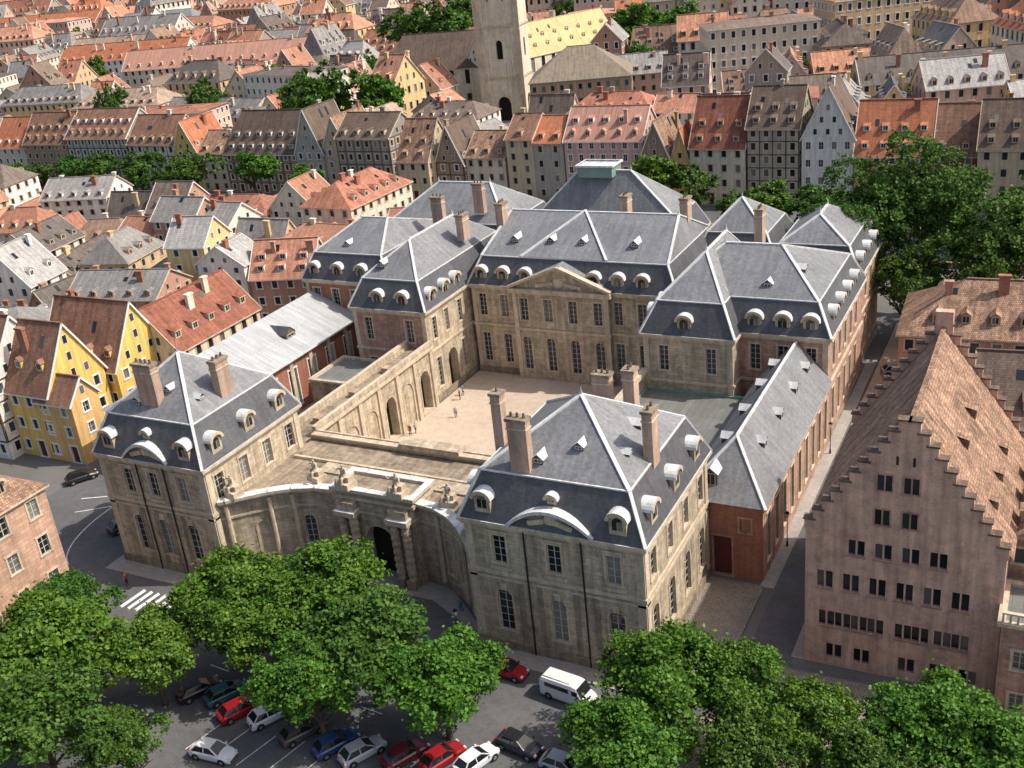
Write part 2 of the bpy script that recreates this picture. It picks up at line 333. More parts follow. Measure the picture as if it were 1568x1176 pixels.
# ================================================================ GROUND
def sheet(name,pts,z,mat,parent=None):
    mb=MB(); mb.face([(x,y,z) for x,y in pts],mat); return mb.obj(name,parent)
def kerbed(name,pts,z,mat):
    mb=MB(); mb.face([(x,y,z) for x,y in pts],mat)
    for i in range(len(pts)):
        a,b=pts[i],pts[(i+1)%len(pts)]; mb.face([(*a,0),(*b,0),(*b,z),(*a,z)],STONEL)
    return mb.obj(name)
sheet('ground',[(-3500,-600),(1500,-600),(1500,4500),(-3500,4500)],0,GROUND)
sheet('road',[(-150,10),(40,10),(40,81),(-150,81)],.004,ASPH)
sheet('side_street_road',[(-23.2,81),(-19,81),(-17,168),(-23.2,168)],.006,ASPH)
sheet('street_road',[(-118,81),(-97,81),(-97.5,88),(-100,93),(-119,93)],.006,ASPH)
kerbed('pavement',[(-96.5,72.2),(-79.8,72.2),(-77,76),(-70,79),(-56,79),(-50,76),(-48,72.2),(-29,72.2),(-25.5,75),(-24.3,91),(-24.3,92),(-31,92),(-31,75),(-47,75),(-57,83),(-68,83),(-79,75),(-95,75),(-95.5,80),(-96.5,80)],.12,PAVE)
kerbed('pavement',[(-24.7,91.9),(-23.3,91.9),(-23.3,152),(-24.7,152)],.12,PAVE)
kerbed('pavement',[(-19.2,82),(-18,82),(-18,108),(-19.2,108)],.12,PAVE)
kerbed('pavement',[(-91.2,44),(-89.6,44),(-89.6,64.6),(-91,65.4),(-105,65.4),(-105,63.6),(-91.2,63.6)],.12,PAVE)
kerbed('square_paving',[(-34,64),(10,64),(10,80.5),(-19.5,80.2),(-24,71.5),(-34,71)],.10,COBB)
sheet('forecourt_paving',[(-30.2,81),(-24.3,81),(-24.3,92),(-30.2,92)],.128,COBB)
sheet('courtyard_gravel',[(-80.2,93.5),(-47.5,93.5),(-47.5,135),(-80.2,135)],.02,GRAVEL)
sheet('service_court_paving',[(-100,91),(-84.3,91),(-84.3,124),(-100,124)],.02,PAVE)
sheet('street_junction_paving',[(-23,130),(4,138),(4,168),(-23,168)],.010,GRAVEL)
sheet('river',[(-700,196),(60,196),(60,213),(-700,213)],.012,WATER)
sheet('quay_road',[(-700,214),(60,214),(60,231),(-700,231)],.008,ASPH)
mb=MB(); mb.box(-700,60,213,213.6,0,1.1,STONEP); mb.box(-700,60,195.2,195.8,0,1.1,STONEP); mb.obj('quay_wall')
mb=MB()
for i in range(6):
    x=-89.0+i*1.05; mb.face([(x,67.0,.009),(x+.5,66.8,.009),(x+.8,70.2,.009),(x+.3,70.4,.009)],PAINTW)
mb.obj('zebra_crossing')
mb=MB()
def line(pts,w):
    for a,b in zip(pts,pts[1:]):
        d=Vector((b[0]-a[0],b[1]-a[1],0)).normalized(); n=Vector((-d.y,d.x,0))*w
        mb.face([(a[0]-n.x,a[1]-n.y,.0095),(b[0]-n.x,b[1]-n.y,.0095),(b[0]+n.x,b[1]+n.y,.0095),(a[0]+n.x,a[1]+n.y,.0095)],PAINTW)
line([(-100-7*math.cos(t),84-13*math.sin(t)) for t in [i*.11 for i in range(13)]],.07)
line([(-110+i*1.2,88-.4*i) for i in range(5)],.09); line([(-113,84),(-108,86.5)],.09); line([(-111,81),(-104,86)],.07)
for k in range(9):
    x=-66+k*2.9; line([(x,52),(x+1.1,56.6)],.05)
for k in range(7): line([(-90+k*6,62.3),(-87.5+k*6,62.1)],.06)
mb.obj('road_markings')
# ================================================================ PALACE
PAL=empty('palace')
def winrow(us,z,w,h,kind='win',rise=0): return [(u,z,w,h,kind,rise) for u in us]
ZE=14.5
def string_course(mb,r,z,p=.18,h=.35,m=None): mb.ring(r,z,z+h,p,m or STONEL)
def cornice(mb,r,z): mb.ring(r,z-.75,z-.4,.25,STONEL); mb.ring(r,z-.4,z-.03,.5,STONEL,top=ZINC)
def pavilion(name,x0,x1,y0,y1,fx,chs,pedw,apex,front=STONE,side=STONE,sn=4):
    mb=MB(); w=[(x0,y0),(x1,y0),(x1,y1),(x0,y1)]
    fr=[x-x0 for x in fx]
    def two(us,gw=1.55): return winrow(us,9.9,1.4,3.0)+winrow(us,2.3,gw,4.6,'win',.55)
    wall(mb,w[0],w[1],0,ZE,front,two(fr),trim=STONEL)
    ys=[(j+.5)*(y1-y0)/sn for j in range(sn)]
    wall(mb,w[1],w[2],0,ZE,side,two(ys),trim=STONEL); wall(mb,w[2],w[3],0,ZE,side,two([3,8,12]),trim=STONEL); wall(mb,w[3],w[0],0,ZE,side,two(ys),trim=STONEL)
    r=(x0,x1,y0,y1); string_course(mb,r,8.6); string_course(mb,r,8.0,.1,.25); string_course(mb,r,.02,.2,1.1,STONED); cornice(mb,r,ZE)
    for xx in (x0+.35,x1-.35): mb.box(xx-.4,xx+.4,y0-.1,y0-.003,1.1,ZE-.8,STONEL)
    for yy in (y0+.5,y1-.5): mb.box(x1+.003,x1+.1,yy-.4,yy+.4,1.1,ZE-.8,STONEL)
    for u in fx: mb.box(u-1.15,u+1.15,y0-.07,y0-.003,9.1,9.45,STONEL); mb.box(u-1.0,u+1.0,y0-.16,y0-.003,13.2,13.42,STONEL); mb.box(u-.3,u+.3,y0-.2,y0-.003,6.95,7.6,STONEL)
    for k in range(2):
        xx=(fx[k]+fx[k+1])/2; mb.cone((xx,y0-.2,.1),(xx,y0-.2,ZE-.5),.09,.09,TYRE,6)
        for dx in(-1.,1.): mb.box(xx+dx-.3,xx+dx+.3,y0-.06,y0-.003,1.1,7.9,STONED)
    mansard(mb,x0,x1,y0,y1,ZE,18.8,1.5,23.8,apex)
    k=2.3
    cx=fx[1]; S=14; hw=pedw/2
    prev=None
    for i in range(S+1):
        t=i/S*2-1; z=ZE+2.0*(1-t*t)+.15; xx=cx+t*hw
        if prev:
            px,pz=prev
            mb.face([(px,y0-.6,pz),(xx,y0-.6,z),(xx,y0+2,z),(px,y0+2,pz)],ZINC)
            mb.face([(px,y0-.6,pz-.35),(xx,y0-.6,z-.35),(xx,y0-.6,z),(px,y0-.6,pz)],ZINC)
            mb.face([(px,y0-.6,pz-.35),(px,y0-.05,pz-.35),(xx,y0-.05,z-.35),(xx,y0-.6,z-.35)],STONEL)
            mb.face([(px,y0-.05,ZE-.02),(xx,y0-.05,ZE-.02),(xx,y0-.05,z-.3),(px,y0-.05,pz-.3)],STONED)
        prev=(xx,z)
    mb.cone((cx,y0-.15,ZE+.95),(cx,y0-.02,ZE+.95),.55,.7,STONEL,12)
    for s in(-1,1): mb.beam((cx+s*.6,y0-.12,ZE+.9),(cx+s*2.2,y0-.12,ZE+.45),.3,STONEL,.5)
    def mz(z): return (z-ZE)/ (4.3)*1.9-.4
    zb=ZE+.95; ins=mz(zb)
    for xx in (x0+2.2,x1-2.2): dormer(mb,(xx,y0+ins-.1,zb),(0,-1),k,1.6,1.25,'round',STONE,ZINC,STONEL)
    dormer(mb,(cx,y0+mz(ZE+2.5)-.1,ZE+2.35),(0,-1),k,.9,.5,'round',STONE,ZINC,STONEL)
    for j in range(3):
        yy=y0+(j+.5)*(y1-y0)/3
        dormer(mb,(x1-ins+.1,yy,zb),(1,0),k,1.6,1.25,'round',STONE,ZINC,STONEL); dormer(mb,(x0+ins-.1,yy,zb),(-1,0),k,1.6,1.25,'round',STONE,ZINC,STONEL)
    for (a,b,z0,z1,wx,wy) in chs: chimney(mb,a,b,z0,z1,wx,wy,PINKCH)
    kk=(23.8-18.8)/((apex[1]-y0-1.5)); dormer(mb,(apex[0]-1.8,y0+2.6,18.8+1.1*kk),(0,-1),kk,1.0,.6,'gable',SLATED,ZINC,ZINC)
    dormer(mb,(apex[0]+1.6,y0+4.2,18.8+2.7*kk),(0,-1),kk,.9,.5,'gable',SLATED,ZINC,ZINC)
    kr=(23.8-18.8)/(x1-1.5-apex[0]); dormer(mb,(x1-3.6,apex[1]+1.5,18.8+2.1*kr),(1,0),kr,1.,.6,'gable',SLATED,ZINC,ZINC)
    dormer(mb,(x1-3.0,apex[1]-3.2,18.8+1.5*kr),(1,0),kr,.8,.45,'gable',SLATED,ZINC,ZINC)
    mb.cone((apex[0],apex[1],23.8),(apex[0],apex[1],25.6),.03,.02,TYRE,5)
    return mb.obj(name,PAL)
pavilion('right_pavilion',-47.9,-30.2,74.5,92.6,[-44.5,-38.9,-33.1],[(-42.3,76.7,17.5,24.3,1.9,1.),(-46.6,81,17.5,24.4,1.,1.1),(-31.9,82.2,17,23.9,.95,1.7),(-40.2,91.2,18,22.6,1.8,1.1),(-37.4,91.6,18,23.2,1.2,1.3)],8.6,(-39.1,83.6))
pavilion('left_pavilion',-95.2,-79.8,74.5,91,[-91.3,-87.6,-83.4],[(-88.2,77.8,18,24.6,2.6,1.1),(-82.4,82.8,17,23.6,1.,2.)],6.6,(-88.2,82.9))
mb=MB()
left=[(-79.8,75.6),(-79.2,76.0),(-77.6,77.6),(-75.8,79.2),(-73.6,80.6),(-71,81.6),(-67.8,82.0)]
right=[(-58.2,82.0),(-55.6,81.6),(-53.2,80.5),(-51.2,79.0),(-49.4,77.2),(-48.4,76.1),(-47.9,75.6)]
for pl in(left,right):
    for i in range(len(pl)-1):
        a,b=pl[i],pl[i+1]; L=math.dist(a,b); ops=[]
        if i in(2,4) or (pl is right and i==1): ops=[(L/2,2.2,1.3,4.2,'win' if i==4 else 'blind',.6)]
        wall(mb,a,b,0,9.4,STONE,ops,trim=STONEL)
        t=Vector((b[0]-a[0],b[1]-a[1],0)).normalized(); n=Vector((t.y,-t.x,0))
        for (z0,z1,p,tm) in((9.4,9.75,.3,STONEL),(9.75,10.1,.65,ZINC),(7.6,7.85,.15,STONEL),(0.02,1.0,.12,STONED)):
            A0=Vector((*a,0));B0=Vector((*b,0)); A1=A0+n*p;B1=B0+n*p
            q=lambda v,z:(v.x,v.y,z)
            mb.face([q(A1,z0),q(B1,z0),q(B1,z1),q(A1,z1)],STONEL if tm is not STONED else tm)
            A2=A0-n*(.5 if z0>9 else 0);B2=B0-n*(.5 if z0>9 else 0)
            mb.face([q(A1,z1),q(B1,z1),q(B2,z1),q(A2,z1)],tm); mb.face([q(A1,z0),q(A0,z0),q(B0,z0),q(B1,z0)],STONEL)
            if z0>9: mb.face([q(B2,z0-.6),q(A2,z0-.6),q(A2,z1),q(B2,z1)],STONEL)
        if i in(1,3,4): 
            c=(Vector((*a,0))+n*.22); mb.cone((c.x,c.y,1),(c.x,c.y,9.3),.3,.26,STONEL,8)
mb.face([(x,y+.5,9.0) for x,y in left]+[(-67.8,84.6,9.0),(-58.2,84.6,9.0)]+[(x,y+.5,9.0) for x,y in right]+[(-47.9,93.6,9.0),(-79.8,93.6,9.0)],STONED)
wall(mb,(-67.8,81),(-58.2,81),0,10.6,STONE,[(4.8,0.05,3.7,6.6,'arch',1.85)],trim=STONEL)
wall(mb,(-58.2,81),(-58.2,84.6),0,10.6,STONE); wall(mb,(-67.8,84.6),(-67.8,81),0,10.6,STONE); wall(mb,(-58.2,84.6),(-67.8,84.6),0,10.6,STONE)
mb.face([(-67.8,81,10.62),(-58.2,81,10.62),(-58.2,84.6,10.62),(-67.8,84.6,10.62)],STONED)
GR=(-67.8,-58.2,81,84.6)
mb.ring(GR,9.6,9.95,.25,STONEL); mb.ring(GR,10.6,11.0,.5,STONEL,top=ZINC,inn=.3); mb.ring(GR,8.0,8.25,.15,STONEL)
for xx in(-67,-65.6,-60.4,-59):
    mb.box(xx-.55,xx+.55,79.7,80.99,0,1.2,STONED)
    for k in range(8): mb.cone((xx,80.3,1.2+k*.85),(xx,80.3,1.2+k*.85+.5),.42,.42,STONEL,12); mb.cone((xx,80.3,1.7+k*.85),(xx,80.3,1.7+k*.85+.35),.52,.52,STONE,12)
for sx in(-66.3,-59.7):
    mb.box(sx-1.35,sx+1.35,79.6,80.99,8.0,8.6,STONEL,top=ZINC)
    mb.box(sx-1.1,sx+1.1,80.0,80.99,8.6,9.58,STONE)
wall(mb,(-47.9,93.5),(-79.8,93.5),0,9.9,STONE,[(u,.6,2.2,5,'arch',1.1) for u in (4,9,24,29)]+[(16,.05,3.7,6.6,'arch',1.85)]) 
mb.box(-79.8,-47.9,92.9,93.49,8.6,9.5,STONEL); mb.box(-79.8,-47.9,92.6,94.0,9.5,9.75,STONEL); mb.box(-67,-59,92.4,94.2,9.75,10.3,STONE)
mb.box(-79,-48.5,88.0,88.35,9,9.35,STONEL); mb.box(-74,-52,85.8,87.99,9,9.22,STONE)
mb.obj('entrance_portal',PAL)
mb=MB()
wall(mb,(-80.2,93.9),(-80.2,122.3),0,9.0,STONE,[(2.8+i*4.55,.3,2.5,6.2,'arch' if i in(0,3,5) else 'blind',1.25) for i in range(6)],trim=STONEL)
wall(mb,(-84.3,122.3),(-84.3,91),0,9,STONEP,[(3+i*4,3,1.2,3,'win') for i in range(7)],trim=STONEL)
mb.face([(-84.3,91,8.7),(-80.2,91,8.7),(-80.2,122.3,8.7),(-84.3,122.3,8.7)],STONED)
mb.box(-80.75,-79.75,93.9,122.29,9,9.35,STONEL); mb.box(-80.55,-79.95,93.9,122.29,9.35,10.1,STONE,top=STONEL)
mb.box(-84.6,-84.0,91,122.29,8.7,9.8,STONE,top=STONEL)
for i in range(7): yy=94.3+i*4.55; mb.box(-80.197,-79.95,yy-.35,yy+.35,0,8.99,STONEL)
for i in range(3): mb.box(-82.8,-81.8,97+i*8,98.2+i*8,8.7,9.5,PINKCH)
mb.obj('arcade_gallery',PAL)
mb=MB(); wall(mb,(-47.5,121.4),(-47.5,93.9),0,9.0,STONE,[(2.8+i*4.4,.3,2.5,6.2,'arch',1.25) for i in range(6)],trim=STONEL)
mb.box(-47.8,-47.0,93.9,121.3,9,9.6,STONEL)
mb.box(-47.4,-33.2,93,121.4,0,6.6,STONEP,top=LEADD); mb.ring((-47.4,-33.2,93,121.4),6.6,6.85,.2,COPPER,inn=.3)
mb.box(-46.4,-34.2,107,107.25,6.6,7.0,COPPER)
mb.obj('right_gallery',PAL)
mb=MB()
wall(mb,(-100,93),(-100,132),0,8.6,BRICKR,[(3+i*4.7,1.0,1.9,5.8,'win') for i in range(8)],trim=WHITE)
wall(mb,(-115,93),(-100,93),0,8.6,BRICKR,[(3,4,1.3,2.4,'win'),(8,4,1.3,2.4,'win'),(12,4,1.3,2.4,'win')],trim=STONEL)
wall(mb,(-115,132),(-115,93),0,8.6,STONEP)
for i in range(8): mb.box(-99.997,-99.8,94.9+i*4.7+.5,94.9+i*4.7+1.3,0,8.3,STONEL)
mb.face([(-99.4,92.6,8.6),(-99.4,132.4,8.6),(-108,132.4,12.4),(-108,96.5,12.4)],ZINCR); mb.face([(-115.5,132.4,8.6),(-115.5,92.6,8.6),(-108,96.5,12.4),(-108,132.4,12.4)],ZINCR); mb.face([(-115.5,92.6,8.6),(-99.4,92.6,8.6),(-108,96.5,12.4)],ZINCR)
mb.box(-99.6,-99.2,92.6,132.4,8.35,8.6,ZINC)
for y in(100,119): dormer(mb,(-102.6,y,10.0),(1,0),.44,2.2,.7,'gable',TILED,SLATED,FRAME)
mb.obj('stable_wing',PAL)
mb=MB(); mb.box(-96,-84.7,113.5,122.2,0,6,STONED,top=LEADD); mb.ring((-96,-84.7,113.5,122.2),6,6.3,.2,STONEL,inn=.4); mb.obj('service_wing',PAL)
def block(name,x0,x1,y0,y1,roof,wins,front=STONE,side=STONE,dfx=(),drx=(),arch=None,dlx=()):
    mb=MB()
    def two(us): return winrow(us,9.5,1.25,3.4)+winrow(us,2.0,1.3,4.6)
    wall(mb,(x0,y0),(x1,y0),0,ZE,front,two([x-x0 for x in wins[0]]),trim=STONEL)
    ops=two([y-y0 for y in wins[1]])
    if arch is not None:
        ops=[o for o in ops if not(o[1]<5 and abs(o[0]-(arch-y0))<2.2)]+[(arch-y0,.1,2.8,6.4,'arch',1.4)]
    wall(mb,(x1,y0),(x1,y1),0,ZE,side,ops,trim=STONEL); wall(mb,(x1,y1),(x0,y1),0,ZE,side); wall(mb,(x0,y1),(x0,y0),0,ZE,side)
    r=(x0,x1,y0,y1); string_course(mb,r,7.9); string_course(mb,r,.02,.15,1.,STONED); cornice(mb,r,ZE)
    for xx in (x0+.35,x1-.35): mb.box(xx-.35,xx+.35,y0-.1,y0-.003,1.05,7.88,STONEL); mb.box(xx-.35,xx+.35,y0-.1,y0-.003,8.27,ZE-.8,STONEL)
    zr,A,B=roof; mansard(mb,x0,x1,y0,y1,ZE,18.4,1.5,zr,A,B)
    zb=ZE+.4
    for xx in dfx: dormer(mb,(xx,y0+.05,zb),(0,-1),2.1,1.8,1.4,'round',STONE,ZINC,STONEL)
    for yy in drx: dormer(mb,(x1-.05,yy,zb),(1,0),2.1,1.8,1.4,'round',STONE,ZINC,STONEL)
    for yy in dlx: dormer(mb,(x0+.05,yy,zb),(-1,0),2.1,1.8,1.4,'round',STONE,ZINC,STONEL)
    return mb
mb=block('m',-79.9,-47.6,135,157,(22.8,(-77.5,146),(-50.5,146)),([-78.2+3.65*i for i in range(8)],[]),dfx=[-78.1+3.65*i for i in range(8) if i not in(3,4)])
x0,x1,y0=-72.6,-57.4,134.2
wall(mb,(x0,y0),(x1,y0),0,ZE,STONE,winrow([1.7+3.93*i for i in range(4)],9.5,1.3,3.4)+winrow([1.7+3.93*i for i in range(4)],1.6,1.4,5.2,'win',.6),trim=STONEL)
wall(mb,(x1,y0),(x1,135),0,ZE,STONE); wall(mb,(x0,135),(x0,y0),0,ZE,STONE)
for xx in(x0+.35,x1-.35): mb.box(xx-.35,xx+.35,y0-.15,y0-.003,.05,ZE-.8,STONEL)
mb.box(x0-.5,x1+.5,y0-.55,134.4,ZE-.7,ZE-.01,STONEL); mb.box(x0-.15,x1+.15,y0-.18,y0-.003,7.9,8.25,STONEL)
cx=(x0+x1)/2
mb.face([(x0,y0-.06,ZE),(x1,y0-.06,ZE),(cx,y0-.06,ZE+3.2)],STONE)
mb.beam((x0-.5,y0-.2,ZE+.15),(cx,y0-.2,ZE+3.5),.9,STONEL,.4); mb.beam((x1+.5,y0-.2,ZE+.15),(cx,y0-.2,ZE+3.5),.9,STONEL,.4)
mb.cone((cx,y0-.2,ZE+1.1),(cx,y0-.1,ZE+1.1),.6,.8,STONEL,12)
for s in(-1,1): mb.beam((cx+s*.8,y0-.12,ZE+1.0),(cx+s*3.6,y0-.12,ZE+.5),.25,STONEL,.5)
for s in(x0,x1): mb.face([(s-(.5 if s==x0 else -.5),y0-.4,ZE+.3),(cx,y0-.4,ZE+3.72),(cx,139,ZE+3.72),(s,136.5,ZE+.3)],SLATE)
mb.face([(-71.8,136.4,18.5),(-58.2,136.4,18.5),(-65,145.8,23.1)],SLATE)
mb.beam((-71.8,136.4,18.6),(-65,145.8,23.1),.35,ZINC,.25); mb.beam((-58.2,136.4,18.6),(-65,145.8,23.1),.35,ZINC,.25)
for xx in(-74,-68,-63,-55): dormer(mb,(xx,139.2,18.4+1.35),(0,-1),.46,1.1,.6,'gable',SLATED,ZINC,ZINC)
for (a,b) in((-78,143.5),(-60,149.5),(-50.5,149)): chimney(mb,a,b,20,24.6,1.2,1.9,PINKCH)
mb.obj('main_block',PAL)
mb=block('l',-93,-80.6,122.3,150,(22.4,(-86.8,130.5),(-86.8,143.5)),([-90.5,-83.5],[124.5,128,132.0]),front=STONEP,side=STONE,dfx=[-88.4,-84.2],drx=[125,128.8,132.2],arch=128.4)
dormer(mb,(-89,125.4,18.4+1.2),(0,-1),.6,1.1,.6,'gable',SLATED,ZINC,ZINC)
chimney(mb,-82.5,139,20,24,1.2,2,PINKCH); chimney(mb,-92,148,18,24,2,1.2,PINKCH)
mb.obj('left_rear_pavilion',PAL)
mb=block('ll',-109,-93.2,132.4,155,(22,(-103,142),(-98,142)),([-107,-103.4,-99.8,-96],[]),front=BRICKR,side=BRICKR,dfx=[-107,-102.5,-98])
dormer(mb,(-102,135.5,19),(0,-1),.45,1.,.5,'gable',SLATED,ZINC,ZINC); mb.obj('far_left_block',PAL)
mb=block('rb',-106,-80.5,150.3,168,(23.5,(-98,159),(-88,159)),([],[]),front=STONEP); chimney(mb,-87,153,20,25,1.8,1.1,PINKCH); mb.obj('river_side_left_block',PAL)
mb=block('rr',-47.45,-35.8,121.5,142,(22.9,(-41.5,130),(-41.5,139)),([-44.8,-38.6],[]),front=STONE,dfx=[-42],dlx=[125,129]); mb.obj('right_rear_pavilion_front',PAL)
mb=block('rr2',-47.4,-24.8,124.4,146.5,(23.0,(-40,133.5),(-32.6,133.5)),([-33.8,-30.3,-26.9],[127.5+3.6*i for i in range(5)]),front=STONEP,side=STONEP,dfx=[-33.9,-30.4,-27],drx=[128.5,133,137.5,142])
dormer(mb,(-33,127.6,18.4+.8),(0,-1),.6,1.1,.6,'gable',SLATED,ZINC,ZINC); dormer(mb,(-29,131,20.4),(1,0),.6,1.1,.6,'gable',SLATED,ZINC,ZINC)
chimney(mb,-38,143,20,25,1.1,1.8,PINKCH); mb.obj('right_rear_pavilion',PAL)
mb=block('rt',-50,-38,151,165,(22.5,(-44.5,157.5),None),([],[]),side=STONEP); mb.obj('river_tower_pavilion',PAL)
mb=block('rt2',-38.2,-25.5,146.8,164,(21.5,(-32,153),(-32,158)),([],[149,153,157,161]),side=STONEP,drx=[150,155,160]); mb.obj('river_right_block',PAL)
mb=block('sal',-81,-54,157.2,170,(25.0,(-73,162.5),(-64,162.5)),([],[]))
mb.box(-72.5,-66.5,160.5,164.5,24.2,25.9,COPPER,top=ZINC); mb.ring((-72.5,-66.5,160.5,164.5),25.9,26.2,.3,ZINC); mb.obj('river_salon_block',PAL)
mb=MB(); X0,X1=-33,-24.6
wall(mb,(X0,92.8),(X1,92.8),0,8.8,BRICKR,[(4.2,.15,1.9,4.6,'door'),(6.6,5.6,1.1,1.6,'blind')],trim=STONEP)
wall(mb,(X1,92.8),(X1,124.3),0,8.8,STONEP,[(2.2+i*3.4,1.6,1.3,5.6,'win') for i in range(9)],trim=STONEL)
wall(mb,(X0,124.3),(X0,92.8),0,8.8,STONEP)
mb.box(X1,X1+.35,92.6,124.3,8.5,8.8,STONEL)
e=[(X0-.3,92.4,8.8),(X1+.4,92.4,8.8),(X1+.4,124.2,8.8),(X0-.3,124.2,8.8)]; A=(-28.6,98,13.8);B=(-28.6,124.3,13.8)
for f in([e[0],e[1],A],[e[1],e[2],B,A],[e[3],e[0],A,B]): mb.face(f,SLATE)
for p,q in((e[0],A),(e[1],A),(A,B)): mb.beam(p,q,.3,ZINC,.2)
for y in(101,108,115,121): dormer(mb,(-26.4,y,8.8+2.4),(1,0),1.19,1.1,.9,'gable',SLATED,ZINC,ZINC); dormer(mb,(-31,y,8.8+2.4),(-1,0),1.1,1.1,.9,'gable',SLATED,ZINC,ZINC)
dormer(mb,(-30.2,93.8,8.8+1.1),(0,-1),.9,1.4,1.5,'gable',SLATED,ZINC,FRAME)
mb.obj('right_wing',PAL)
# ================================================================ GABLE HOUSE (right)
mb=MB(); gx0,gx1,gy=-18.0,-2.0,82.0; gc=-9.9; ge,ga=14.0,25.4
def U(x): return x-gx0
def pair(x,z,h): return [(U(x)-.37,z,.6,h,'win'),(U(x)+.37,z,.6,h,'win')]
ops=[]
for x in(-13.7,-11.5,-9.3,-7.1): ops+=pair(x,12.1,1.55)
for i in range(6): ops+=pair(-16.3+2.22*i,8.3,1.8)
for x in(-16.1,-14.7,-13.3,-11.9,-9.6,-8.2,-6.4,-5.0): ops+=pair(x,4.3,1.6)
for x in(-15.4,-13,-9.2,-6.6,-4.2): ops+=pair(x,.9,1.5)
wall(mb,(gx0,gy),(gx1,gy),0,ge,GBW,ops,depth=.35,trim=None,bars=False,glass=GLASSD)
for z in(4.1,8.1,11.9): 
    for x in ([-16.3+2.22*i for i in range(6)] if z==8.1 else [-13.7,-11.5,-9.3,-7.1] if z>9 else [-15.4,-12.6,-8.9,-5.7]):
        w_=.8 if z>5 else 1.4; mb.box(x-w_,x+w_,gy-.1,gy-.003,z+.03,z+.17,STONEP)
wall(mb,(gx1,gy),(gx1,104),0,ge,GBW,[(4+i*4,z,1.2,1.5,'win') for i in range(4) for z in(4.4,8.4,11.6)]); wall(mb,(gx0,104),(gx0,gy),0,ge,GBW,[(3+i*3.6,z,1.1,1.5,'win') for i in range(5) for z in(4.4,8.4)])
wall(mb,(gx1,104),(gx0,104),0,ge,GBW)
ns=11
def stepped(yf,th):
    for i in range(ns):
        za=ge+(ga-ge)*i/ns; zb=ge+(ga-ge)*(i+1)/ns; hw=(gx1-gx0)/2*(1-i/ns)+.12; cx_=(gx0+gx1)/2+(gc-(gx0+gx1)/2)*i/ns
        a=min(yf,yf+th);b=max(yf,yf+th)
        mb.box(cx_-hw,cx_+hw,a,b,za,zb,GBW,bottom=(i==0))
        for s in(-1,1):
            e0=cx_+s*hw; mb.box(min(e0,e0-s*.85)-(.1),max(e0,e0-s*.85)+.1,a-.1,b+.1,zb+.002,zb+.16,TILED)
stepped(gy-.004,.7); stepped(104.004,-.7)
for (x,z) in((-11.7,15.6),(-9.5,15.6),(-11.6,18.9),(-9.5,18.9)):
    for dx in(-.33,.33): mb.box(x+dx-.25,x+dx+.25,gy-.03,gy+.1,z,z+1.45,GLASSD)
    mb.box(x-.7,x+.7,gy-.12,gy-.005,z-.14,z-.0,STONEP); mb.box(x-.66,x+.66,gy-.09,gy-.005,z+1.45,z+1.57,STONEP)
    for dx in(-.63,0,.63): mb.box(x+dx-.05,x+dx+.05,gy-.09,gy-.005,z,z+1.45,STONEP)
for x in(-10.7,-9.4): mb.box(x-.1,x+.1,gy-.03,gy+.1,21.4,22.2,GLASSD)
k=(ga-.4-ge)/((gx1-gx0)/2)
for s in(-1,1):
    xe=gx1+.5 if s>0 else gx0-.3; ze=ge-.5*k+.3
    n_=12; sag=lambda y: -.35*math.sin((y-82.7)/20.6*math.pi)
    for j in range(n_):
        ya=82.7+(103.3-82.7)*j/n_; yb=82.7+(103.3-82.7)*(j+1)/n_
        pts=[(xe,ya,ze),(xe,yb,ze),(gc,yb,ga-.3+sag(yb)),(gc,ya,ga-.3+sag(ya))]
        mb.face(pts if s>0 else pts[::-1],TILEB)
mb.beam((gc,82.7,ga-.3),(gc,93,ga-.6),.4,TILEB,.2); mb.beam((gc,93,ga-.6),(gc,103.3,ga-.3),.4,TILEB,.2)
for yy,f in((87,.15),(92,.15),(97,.15),(90,.5),(96,.5)): dormer(mb,(gx1-(f*8),yy,ge+f*11.2),(1,0),1.4,1.2,1.,'shed',TILEB,TILEB,FRAME)
mb.box(gc-.8,gc+.8,103.2,104.1,ga,ga+1.4,GBW)
mb.obj('stepped_gable_house')
house('courtyard_tower_house',4.5,93,0,L=12,D=14,h=13,rh=6,W=STONEP,Rf=TILEB,floors=4,Tr=STONEL,dorm=((.15,'shed'),),chim=2,axis='y')
mb=MB(); wall(mb,(-1.9,79.5),(4.5,79.5),0,9.5,STONEP,[(1.6+2*i,z,1.1,1.8,'win') for i in range(2) for z in(1.2,5.4)],trim=STONEL); wall(mb,(4.5,79.5),(4.5,85.5),0,9.5,STONEP); wall(mb,(-1.9,85.5),(-1.9,79.5),0,9.5,STONEP); mb.face([(-1.9,79.5,9.49),(4.5,79.5,9.49),(4.5,85.5,9.49),(-1.9,85.5,9.49)],LEADD); mb.ring((-1.9,4.5,79.5,85.5),9.5,9.8,.3,STONEL,inn=.3)
for i in range(12): mb.cone((-1.8+i*.55,79.55,9.8),(-1.8+i*.55,79.55,10.6),.1,.07,STONEL,6)
mb.box(-1.9,4.5,79.4,79.75,10.6,10.75,STONEL); mb.obj('balustraded_annex')
house('brick_school',-6,146,3,L=26,D=15,h=10.5,rh=5,W=P('pink_brick_wall',(.5,.27,.2)),Rf=TILEB,floors=3,Tr=STONEL,dorm=((.2,'gable'),),chim=3,hip=1.)
house('brick_house',1,124,5,L=18,D=13,h=9,rh=6,W=STONEP,Rf=TILED,floors=3,Tr=STONEL,dorm=((.2,'shed'),),chim=2)
